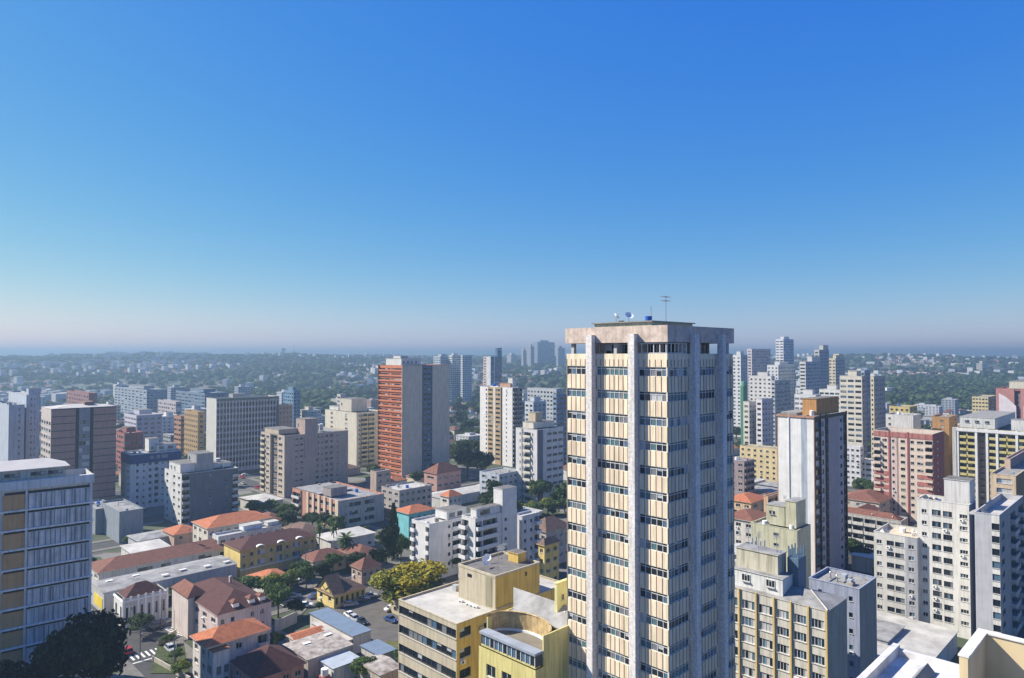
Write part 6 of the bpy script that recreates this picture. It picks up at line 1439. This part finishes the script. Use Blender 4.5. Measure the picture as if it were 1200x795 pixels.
def car(p, ang, colr, label, group=None, hatch=False, z=0.17):
    key = (colr, hatch)
    COL = {'white': (.75, .75, .74), 'silver': (.42, .43, .45), 'black': (.02, .02, .022), 'red': (.35, .03, .03), 'grey': (.16, .17, .18), 'blue': (.04, .08, .22)}
    if key not in CARM: CARM[key] = car_meshes(COL[colr], colr, hatch)
    body, glass, roof, wheel, rim, hl, tl = CARM[key]
    t = thing('parked_car' if group else 'car', label, 'car', (p[0], p[1], z), ang, group)
    link('body', body, t); link('window_glass', glass, t); link('roof', roof, t)
    for x in (-1.3, 1.32):
        for y in (-.80, .80): link('rim', rim, link('wheel', wheel, t, (x, y, .31)))
    for y in (-.6, .6): link('headlight', hl, t, (2.06, y, .62)); link('tail_light', tl, t, (-2.11, y, .70))
    return t
A45 = D2R(45); GP = 'cars parked in the car park'
for (x, y, a, c, lab, hb) in (
    (401, 709.5, 20, 'white', 'white car nearest the yellow gabled house wall', False), (411, 711, 24, 'silver', 'silver car second in the shaded row by the gabled house', True),
    (420, 705.5, 24, 'grey', 'grey car in the middle of the shaded row by the gabled house', False), (424.5, 704, 24, 'white', 'white hatchback right of the grey car in the shaded row', True),
    (434, 701, 24, 'silver', 'silver car at the far end of the shaded row', False),
    (410, 724, -50, 'white', 'white car closest to the long blue canopy, upper one', False), (416, 728, -50, 'silver', 'silver car by the blue canopy, between two others', True), (424, 731.5, -50, 'black', 'black car at the lower end of the canopy row', False),
    (459, 716, 40, 'white', 'white car beside the corner of the yellow office block', False), (458, 729, -40, 'blue', 'dark blue car near the yellow office block', False)):
    car(gnd(x, y), D2R(a), c, lab, GP, hb)
GS = 'cars on the streets'
car(gnd(137, 771), A45 + 1.57, 'black', 'black car crossing the near zebra crossing', GS, z=.02)
car(gnd(193, 731), A45, 'silver', 'silver car parked in the shaded side street by the white corner house', GS, z=.02)
car(gnd(186, 735), A45, 'grey', 'grey car behind the silver one in the shaded side street', GS, True, z=.02)
car(gnd(118, 730), A45 + 1.57, 'red', 'red car beyond the crossing near the warehouse', GS, z=.02)
car(gnd(358, 712), D2R(10), 'white', 'white car on the drive beside the pale pink villa', GS, z=.17)
car(gnd(344, 701), D2R(20), 'silver', 'silver car on the street in front of the ochre mansion', GS, True, z=.02)
car(gnd(350, 684), D2R(45), 'white', 'white car in the shade behind the round green tree', GS, z=.02)
car(gnd(428, 648), D2R(45), 'white', 'white car on the pale street beyond the palm', GS, z=.02)
car(gnd(442, 651), D2R(45), 'silver', 'silver car further right on the pale street beyond the palm', GS, True, z=.02)

# ------------------------------------------------------------------ poles, lamps, wires
M_POLE = mat('pole_concrete', (.22, .21, .19), .95, .1, 0, 2)
def pole(p, h, label, lamp=False, rz=0.8, group='poles along the near streets'):
    t = thing('street_lamp' if lamp else 'utility_pole', label, 'lamp' if lamp else 'pole', (p[0], p[1], 0), rz, group)
    q = MB(); q.tube((0, 0, 0), (0, 0, h), .16, M_POLE, .10, 8); q.build('post', t)
    if lamp:
        q = MB(); q.tube((0, 0, h - .3), (1.6, 0, h + .1), .05, M_MET); q.build('arm', t); q = MB(); q.box(1.3, -.15, h + .02, 2.1, .15, h + .18, M_MET); q.build('lamp_head', t)
    else:
        q = MB(); q.box(-1.1, -.06, h - .7, 1.1, .06, h - .58, M_POLE); q.build('crossarm', t)
        q = MB(); q.cyl(.35, .2, h - 2.4, h - 1.5, .25, .25, M_MET, 10); q.build('transformer', t)
    return Vector((p[0], p[1], h - .6))
P1 = pole(gnd(164, 774), 7.6, 'thick utility pole at the kerb of the near crossing')
P2 = pole(gnd(153, 741), 8.0, 'thin pole on the corner by the white corner house')
P3 = pole(gnd(189, 736), 8.0, 'street lamp against the shaded side of the white corner house', True)
P4 = pole(gnd(204, 790), 8.0, 'pole by the garden wall at the bottom edge')
P5 = pole(gnd(222, 668), 14.0, 'tall thin pole left of the long cream house')
P6 = pole(gnd(358, 676), 8.0, 'street lamp at the right end of the ochre mansion', True)
P7 = pole(gnd(392, 664), 8.5, 'pole beside the full round palm')
wr = MB()
def wire(a, b, sag=.8):
    prev = a
    for k in range(1, 9):
        t = k / 8; p = a.lerp(b, t); p.z -= sag * 4 * t * (1 - t); wr.tube(prev, p, .022, M_FRD, n=4); prev = p
for k in (-.8, 0, .8):
    off = Vector((k, k * .2, 0))
    wire(P4 + off, P1 + off); wire(P1 + off, P2 + off); wire(P1 + off, P3 + off)
tag(wr.build('overhead_wire'), 'thin black overhead wires strung between the poles at the near crossing', 'wires')
# low garden walls by the crossing
for (a, b, h, lab) in (((186, 758), (207, 745), 1.6, 'low cream garden wall along the sandy yard'), ((178, 775), (222, 800), 1.2, 'low white garden wall at the bottom edge by the villa'), ((322, 742), (348, 730), 3.0, 'pale yard wall between the villa and the striped shed')):
    pa, pb = gnd(*a), gnd(*b); d = pb - pa; q = MB(); q.box(0, 0, 0, d.length, .25, h, wall((.5, .45, .38))); tag(q.build('garden_wall', None, pa, math.atan2(d.y, d.x)), lab, 'wall')

# ------------------------------------------------------------------ mid-distance fabric
def inside_foot(X, Y, m=3.0):
    for (fx, fy, rz, W, D) in FOOT:
        c, s = math.cos(rz), math.sin(rz); a = c * (X - fx) + s * (Y - fy); b = -s * (X - fx) + c * (Y - fy)
        if -m < a < W + m and -m < b < D + m: return True
    return False
NH = len(HERO)
def hidden(px, py, Y):
    for (lab, x0, y0, x1, y1, hy, z) in HERO[:NH]:
        mg = 6 + 2200.0 / max(hy, 60)
        if hy < Y - 3 and x0 + mg < px < x1 - mg and y0 + 6 < py < y1: return True
    return False
ORD = ['nearest', 'second nearest', 'third nearest', 'fourth nearest', 'fifth nearest', 'sixth nearest', 'seventh nearest', 'eighth nearest', 'ninth nearest', 'tenth nearest', 'eleventh nearest', 'twelfth nearest', 'thirteenth nearest', 'fourteenth nearest', 'fifteenth nearest', 'sixteenth nearest', 'seventeenth nearest', 'eighteenth nearest', 'nineteenth nearest', 'twentieth nearest']
PEND = {}
def relate(o, desc, px, py, Y):
    best = min((h for h in HERO[:NH] if h[0].count(' ') < 7), key=lambda h: (max(h[1] - px, px - h[3], 0) ** 2 + max(h[2] - py, py - min(h[4], 700), 0) ** 2) + abs(px - (h[1] + h[3]) / 2) * .5)
    rel = 'left of' if px < best[1] + 2 else ('right of' if px > best[3] - 2 else ('behind' if Y > best[5] else 'in front of'))
    PEND.setdefault((desc, rel, best[0]), []).append((Y, o))
def settle():
    for (desc, rel, sh), lst in PEND.items():
        lst.sort(key=lambda t: t[0])
        for i, (Y, o) in enumerate(lst):
            pre = '' if len(lst) == 1 else (ORD[i] + ' ' if i < len(ORD) else 'distant ')
            o['label'] = pre + desc + ' ' + rel + ' the ' + sh
    PEND.clear()

# house prototypes
HP = []
for i, (wc, rm, W, D, h, rise, desc) in enumerate((
    (WHITE, T_OR, 11, 9, 3.6, 2.0, 'white terracotta-roofed house'), (CREAM, T_RD, 12, 9, 4.5, 2.2, 'cream red-roofed house'), ((.5, .46, .42), T_BR, 12, 10, 4.0, 2.0, 'grey brown-roofed house'),
    (WHITE, T_RD, 10, 8, 6.2, 2.0, 'white two-storey red-roofed house'), ((.48, .34, .26), T_OR, 11, 9, 5.8, 2.0, 'salmon orange-roofed house'), ((.45, .45, .45), M_ROOFG, 14, 11, 4.5, .8, 'grey sheet-roofed house'),
    (WHITE, M_ROOFL, 13, 10, 6.0, .0, 'white flat-roofed house'), ((.42, .38, .34), M_ROOFD, 12, 12, 6.5, .0, 'dark flat-roofed house'), ((.52, .44, .28), T_BR, 13, 9, 6.0, 2.2, 'ochre brown-roofed house'), ((.55, .53, .5), M_ROOFL, 18, 12, 5.0, .5, 'pale sheet-roofed workshop'))):
    b = Bld(); b.W, b.D, b.h = W, D, h; wl_ = MB(); m = wall(wc)
    for (x0, y0, x1, y1) in ((0, 0, W, 0), (0, D, 0, 0), (W, 0, W, D), (W, D, 0, D)): wl_.quad([(x0, y0, 0), (x1, y1, 0), (x1, y1, h), (x0, y0, h)], m)
    win = MB(); gq = MB()
    wl_me = wl_.mesh('wall'); q = MB()
    if rise > 0: hip(q, 0, 0, W, D, h + .14, rise, rm, .5, under=m)
    else:
        q.box(-.1, -.1, h + .002, W + .1, D + .1, h + .5, m, rm); q.box(2, 2, h + .5, 5, 5, h + 1.8, m)
    rf_me = q.mesh('roof'); wins = []
    wm_ = MB(); wm_.box(0, -.06, 0, 1.5, 0, 1.3, M_FRW); wm_.quad([(.1, -.07, .1), (1.4, -.07, .1), (1.4, -.07, 1.2), (.1, -.07, 1.2)], M_GL); wme = wm_.mesh('window')
    for z in ([1.1] if h < 5.5 else [1.1, 3.9]):
        for x in (1.5, W / 2 - .7, W - 3): wins.append(((x, -.003, z), 0))
        for y in (2.5, D - 1.5): wins.append(((-.003, y, z), -math.pi / 2))
    HP.append((wl_me, rf_me, wme, wins, desc, W, D, h))
def put_house(k, X, Y, z, rz, Yd, px, py, detail):
    wl_me, rf_me, wme, wins, desc, W, D, h = HP[k]
    t = thing('house', None, 'house', (X, Y, z), rz, 'houses in the middle distance')
    link('wall', wl_me, t); link('roof', rf_me, t)
    if detail:
        for (p, a) in wins: link('window', wme, t, p, a)
    relate(t, desc, px, py, Yd); return t
# mid-rise prototypes (smaller blocks between the landmarks)
MRP = []
for i, (wc, desc, W, D, h, sty) in enumerate((((.50, .52, .56), 'pale grey mid-rise', 16, 14, 24, .5), ((.56, .52, .44), 'cream mid-rise', 14, 18, 21, .45), ((.34, .38, .44), 'blue-grey mid-rise', 18, 14, 27, .7), ((.40, .28, .24), 'brown mid-rise', 15, 15, 18, .5),
        ((.62, .62, .62), 'white mid-rise', 14, 13, 30, .4), ((.48, .30, .20), 'rust-coloured mid-rise', 18, 12, 15, .5), ((.60, .58, .52), 'off-white low block', 24, 14, 12, .75), ((.30, .32, .36), 'dark grey low block', 26, 15, 13.5, .7))):
    o = Bld(); o.W, o.D, o.h = W, D, h; o.wallm = wall(wc, .15); o.wmb = MB(); o.wins = []; o.bals = []; o.root = None
    facade(o, 'L', [('w', 1, sty, 1.3, 1, 'd')] * int(D / 3.5), 3, h, detail=False); facade(o, 'R', [('w', 1, sty, 1.3, 1, 'd')] * int(W / 3.5), 3, h, detail=False)
    facade(o, 'E', [('x', 1)], 3, h, detail=False); facade(o, 'B', [('x', 1)], 3, h, detail=False)
    for (p, rz, w, hh, n, s_) in o.wins:
        f, g_, c = win_mesh(w, hh, n, s_, 3, 0); co, si = math.cos(rz), math.sin(rz)
        merge(o.wmb, g_, lambda t: (p[0] + co * t[0] - si * t[1], p[1] + si * t[0] + co * t[1], p[2] + t[2]))
    wm = o.wmb.mesh('wall'); q = MB(); q.box(-.15, -.15, h, W + .15, D + .15, h + .3, o.wallm, M_ROOFG if i % 2 else M_ROOFL); rm_ = q.mesh('roof')
    q = MB(); q.box(W * .3, D * .3, h + .3, W * .65, D * .7, h + 3.2, o.wallm, M_ROOFD); MRP.append((wm, rm_, q.mesh('lift_house'), desc, W, D, h))

CP = [(385, 765), (470, 765), (478, 700), (436, 680), (385, 700)]
def in_poly(x, y, P):
    c = False
    for i in range(len(P)):
        (x0, y0), (x1, y1) = P[i], P[i - 1]
        if (y0 > y) != (y1 > y) and x < (x1 - x0) * (y - y0) / (y1 - y0) + x0: c = not c
    return c
rs = random.Random(11)
def wood(px, py):                                          # share of trees wanted at a place of the picture
    if 345 < px < 392 and 440 < py < 500: return .95
    if 535 < px < 662 and 470 < py < 640: return .62
    if 1040 < px < 1190 and 448 < py < 478: return .9
    if 862 < px < 912 and 495 < py < 525: return .7
    if 1100 < px < 1130 and 520 < py < 570: return .8
    if 40 < px < 130 and 470 < py < 500: return .5
    return .28
lots = []
for i in range(-60, 80):
    for j in range(-20, 110):
        s = i * 17.0; t = 20 + j * 17.0
        # keep the streets free
        ds = (s - 56) % 112; dt = (t - 189) % 104
        if ds < 13 or ds > 99 or dt < 13 or dt > 91: continue
        s += rs.uniform(-2, 2); t += rs.uniform(-2, 2)
        X, Yw = xy(s, t)
        if Yw < 225 and (Yw < 172 or X > -5 or X < -125): continue
        if abs(X) > .78 * Yw + 10: continue
        r = math.hypot(X, Yw)
        if r > 1150: continue
        if inside_foot(X, Yw, 11 if Yw > 260 else 7.5): continue
        if in_poly(*proj((X, Yw, 0)), CP): continue
        lots.append((r, X, Yw))
lots.sort()
nh = nt_ = nm_ = 0; extraH, extraT = [], []
for (r, X, Yw) in lots:
    z = terrain(X, Yw); px, py = proj((X, Yw, z)); q = rs.random(); w = wood(px, py)
    if px < -15 or px > 1215: continue
    if hidden(px, py - 5 * 800 / Yw, Yw) and hidden(px - 6 * 800 / Yw, py - 8 * 800 / Yw, Yw) and hidden(px + 6 * 800 / Yw, py - 8 * 800 / Yw, Yw): continue
    if Yw < 330 and 695 < px < 830: continue
    if q < w:
        for k in range(2 if w > .5 else 1):
            xx, yy = X + rs.uniform(-5, 5), Yw + rs.uniform(-5, 5)
            h = rs.uniform(7, 12) * (1.25 if w > .6 else 1); rad = rs.uniform(3.6, 5.6) * (1.2 if w > .6 else 1)
            if nt_ < 235: 
                o = tree((xx, yy, z), h, rad, rs.choice(('f0', 'f1', 'f2', 'f3')), None, 'trees in the middle distance'); nt_ += 1
                relate(o, ('tall ' if h > 11 else 'small ' if h < 8 else '') + 'round dark tree', px, py, Yw + k * .01)
            else: extraT.append((xx, yy, z, h, rad))
    elif q > .955 and Yw > 430 and nm_ < 75 or (q > .90 and Yw > 560 and (px < 450 or px > 860) and nm_ < 75):
        k = rs.randrange(len(MRP)); wm, rm_, lm, desc, W, D, h = MRP[k]
        hs = rs.uniform(.6, 1.05) if px < 450 else rs.uniform(.5, .9)
        if proj((X, Yw, z + h * hs))[1] < 438: hs *= .6
        t = thing('midrise_block', None, 'block', (X - 6, Yw - 10, z - .2), D2R(45), 'mid-rise blocks scattered over the plain')
        for nme, me in (('wall', wm), ('roof', rm_), ('lift_house', lm)):
            c = link(nme, me, t); c.scale = (1, 1, hs)
        relate(t, desc, px, py, Yw); FOOT.append((X - 6, Yw - 10, D2R(45), W, D)); nm_ += 1
    else:
        if inside_foot(X, Yw, 4): continue
        k = rs.choices(range(10), (4, 4, 3, 3, 2, 3, 2, 2, 2, 3))[0]; rz = D2R(45) + (0 if rs.random() < .5 else math.pi / 2) + rs.uniform(-.06, .06)
        sc_x = X - 0; 
        if nh < 285: put_house(k, X + (5 if rz > 1.5 else -2), Yw - 7, z, rz, Yw, px, py, Yw < 330); nh += 1
        else: extraH.append((X, Yw - 7, z, rz, k))
# garden trees and shrubs between the nearer houses
ng = 0; taken = []
for n in range(4000):
    px, py = rs.uniform(100, 662), rs.uniform(596, 800)
    if rs.random() < .3: px = rs.uniform(860, 1190); py = rs.uniform(600, 745)
    p = gnd(px, py)
    if in_poly(px, py, CP) or inside_foot(p.x, p.y, 2.0): continue
    s_, t_ = st(p.x, p.y); ds, dt = (s_ - 56) % 112, (t_ - 189) % 104
    if ds < 6.5 or ds > 105.5 or dt < 6.5 or dt > 97.5: continue
    if px < 215 and py > 735: continue
    if hidden(px, py - 6, p.y) or any((p.x - a) ** 2 + (p.y - b_) ** 2 < 22 for a, b_ in taken): continue
    taken.append((p.x, p.y)); h = rs.uniform(2.6, 6.5)
    o = tree(p, h, h * rs.uniform(.38, .55), rs.choice(('dark0', 'dark1', 'mid0', 'mid1', 'olive', 'dark0')), None, 'garden trees between the near houses', 'tree' if h > 3.6 else 'bush'); ng += 1
    relate(o, 'garden tree' if h > 3.6 else 'garden bush', px, py, p.y)
    if ng >= 62: break
# cars along the kerbs
nc = 0
for n in range(3000):
    if nc >= 55: break
    horiz = rs.random() < .5; k = rs.randrange(9)
    if horiz: s_, t_ = rs.uniform(-200, 700), 189 + 104 * (k - 3) + rs.choice((-3.9, 3.9)); a = A45
    else: s_, t_ = 56 + 112 * (k - 3) + rs.choice((-3.9, 3.9)), rs.uniform(-100, 700); a = A45 + math.pi / 2
    X, Yw = xy(s_, t_)
    if not 150 < Yw < 470 or inside_foot(X, Yw, 1): continue
    px, py = proj((X, Yw, 0.7))
    if not 5 < px < 1195 or py > 780 or hidden(px, py, Yw) or any((X - a_) ** 2 + (Yw - b_) ** 2 < 30 for a_, b_ in taken): continue
    taken.append((X, Yw)); c = rs.choice(('white', 'silver', 'black', 'grey', 'red', 'blue', 'white', 'silver'))
    o = car((X, Yw), a + (math.pi if rs.random() < .5 else 0), c, None, 'cars along the kerbs', rs.random() < .5, .03); nc += 1
    relate(o, c + ' kerbside car', px, py, Yw)
settle()
print('garden', ng, 'cars', nc)
print('scatter', len(lots), nh, nt_, nm_, len(extraH), len(extraT))
# the mass of small far houses and far trees: nobody could count these
def merge_me(q, parts, X, Y, z, rz, sc=(1, 1, 1)):
    c, s = math.cos(rz), math.sin(rz)
    for (vs_, fs, ms, mts) in parts:
        k = len(q.v); q.v.extend((X + c * x * sc[0] - s * y * sc[1], Y + s * x * sc[0] + c * y * sc[1], z + zz * sc[2]) for (x, y, zz) in vs_)
        for f, m in zip(fs, ms): q.f.append(tuple(k + i for i in f)); q.m.append(q.mi(mts[m]))
def simple_house(wc, rm, W, D, h, rise):
    q = MB(); q.box(0, 0, -3, W, D, h, wc, rm)
    if rise: hip(q, 0, 0, W, D, h + .1, rise, rm, .4)
    return [(q.v, q.f, q.m, q.mats)]
cols = [simple_house(wall(wc), rm, W, D, h, ri) for (wc, rm, W, D, h, ri) in ((WHITE, T_OR, 11, 9, 4, 2), (CREAM, T_RD, 12, 9, 4.5, 2.2), ((.5, .46, .42), T_BR, 12, 10, 4.0, 2), (WHITE, T_RD, 10, 8, 6, 2), ((.48, .34, .26), T_OR, 11, 9, 6, 2), ((.45,) * 3, M_ROOFG, 16, 11, 4.5, 0), (WHITE, M_ROOFL, 16, 10, 6, 0), ((.42, .38, .34), M_ROOFD, 12, 12, 6, 0), ((.62,) * 3, M_WHT, 26, 13, 6, 0), ((.4, .44, .5), M_ROOFG, 14, 12, 14, 0), ((.6, .6, .58), M_ROOFL, 12, 12, 18, 0))]
sub = MB()
for (X, Y, z, rz, k) in extraH: merge_me(sub, cols[min(k, 7)], X, Y, z, rz)
rf_ = random.Random(23)
for n in range(3800):
    Yw0 = 900 + 3300 * rf_.random() ** 1.45; X0 = (rf_.random() * 2 - 1) * .80 * Yw0
    px = CX + F * X0 / Yw0
    dens = mnoise.noise(Vector((X0 / 420, Yw0 / 420, 1.7)))
    if dens < (-.25 if px > 860 else -.15 if px > 560 else -.08): continue
    ori = D2R(45) + 1.4 * mnoise.noise(Vector((X0 / 900, Yw0 / 900, 9.1))) + rf_.choice((0, math.pi / 2)); sp = rf_.uniform(13, 19)
    tall = dens > .2
    for kk in range(rf_.randint(5, 13)):
        X, Yw = X0 + math.cos(ori) * sp * kk, Yw0 + math.sin(ori) * sp * kk
        if math.hypot(X, Yw) < 1120 or rf_.random() < .12: continue
        px = CX + F * X / Yw
        if 1040 < px < 1190 and Yw < 1600: continue
        if 340 < px < 400 and Yw < 2000: continue
        k = rf_.choices(range(11), (3, 4, 3, 3, 2, 3, 4, 3, 1.2, 1.8 if tall else .5, 1.4 if tall else .25))[0]
        merge_me(sub, cols[k], X, Yw, terrain(X, Yw), ori + rf_.uniform(-.04, .04))
tag(sub.build('suburb'), 'sprawl of tiny hazy houses covering the far plain and slopes', 'suburb', None, 'stuff')
def blob(q, X, Y, z, h, r, m, rr, n=26):
    for i in range(n):
        d = Vector((rr.gauss(0, 1), rr.gauss(0, 1), abs(rr.gauss(0, 1)) * .9)).normalized(); c = Vector((X, Y, z + h * .45)) + Vector((d.x * r, d.y * r, d.z * h * .5)) * (.75 + .3 * rr.random())
        a = d.orthogonal().normalized(); b = d.cross(a); s = r * .5 * (.7 + .6 * rr.random())
        q.quad([c + a * s, c + b * s * .8, c - a * s, c - b * s], m if rr.random() < .75 else rr.choice((LD, LM_)))
wd = MB()
for (X, Y, z, h, r) in extraT: blob(wd, X, Y, z, h, r, rf_.choice((LD, LM_, LD)), rf_, 40)
for n in range(12500):
    Yw = 850 + 3500 * rf_.random() ** 1.15; X = (rf_.random() * 2 - 1) * .80 * Yw
    if math.hypot(X, Yw) < 1000: continue
    px = CX + F * X / Yw
    inw = (1040 < px < 1190 and Yw < 1700) or (340 < px < 400 and Yw < 2000)
    if mnoise.noise(Vector((X / 330, Yw / 330, 1.7))) > (-.15 if px > 860 else 0 if px > 560 else .1) and rf_.random() < .55 and not inw: continue
    z = terrain(X, Yw); sc = 1 + (Yw - 800) / 2200
    blob(wd, X, Yw, z - 1, rf_.uniform(8, 15) , rf_.uniform(5, 9) * sc, rf_.choice((LD, LM_, LD, LB)), rf_, 12 if Yw > 1600 else 20)
for (x0, x1, Y0, Y1, nn) in ((345, 392, 620, 1150, 420), (1040, 1190, 900, 1600, 1500)):
    for n in range(nn):
        Yw = rf_.uniform(Y0, Y1); px = rf_.uniform(x0, x1); X = (px - CX) / F * Yw
        if inside_foot(X, Yw, 4): continue
        blob(wd, X, Yw, terrain(X, Yw) - .5, rf_.uniform(11, 19), rf_.uniform(5, 8), rf_.choice((LD, LM_, LM_, LB)), rf_, 34)
tag(wd.build('woodland'), 'dark hazy tree cover spreading over the far slopes', 'woodland', None, 'stuff')

# ------------------------------------------------------------------ haze
hz = MB(); hz.box(-11500, -300, -8, 11500, 11500, 126, mat('haze_air', (1, 1, 1), 1, 0))
hm = MATS['haze_air']; nt = hm.node_tree
for n in list(nt.nodes): nt.nodes.remove(n)
out = nt.nodes.new('ShaderNodeOutputMaterial'); pv = nt.nodes.new('ShaderNodeVolumePrincipled')
pv.inputs['Color'].default_value = (0.25, 0.37, 0.50, 1); pv.inputs['Density'].default_value = 0.00036; pv.inputs['Anisotropy'].default_value = 0.25
nt.links.new(pv.outputs['Volume'], out.inputs['Volume'])
ho = hz.build('haze'); tag(ho, 'pale blue haze lying over the city', 'haze', None, 'stuff')
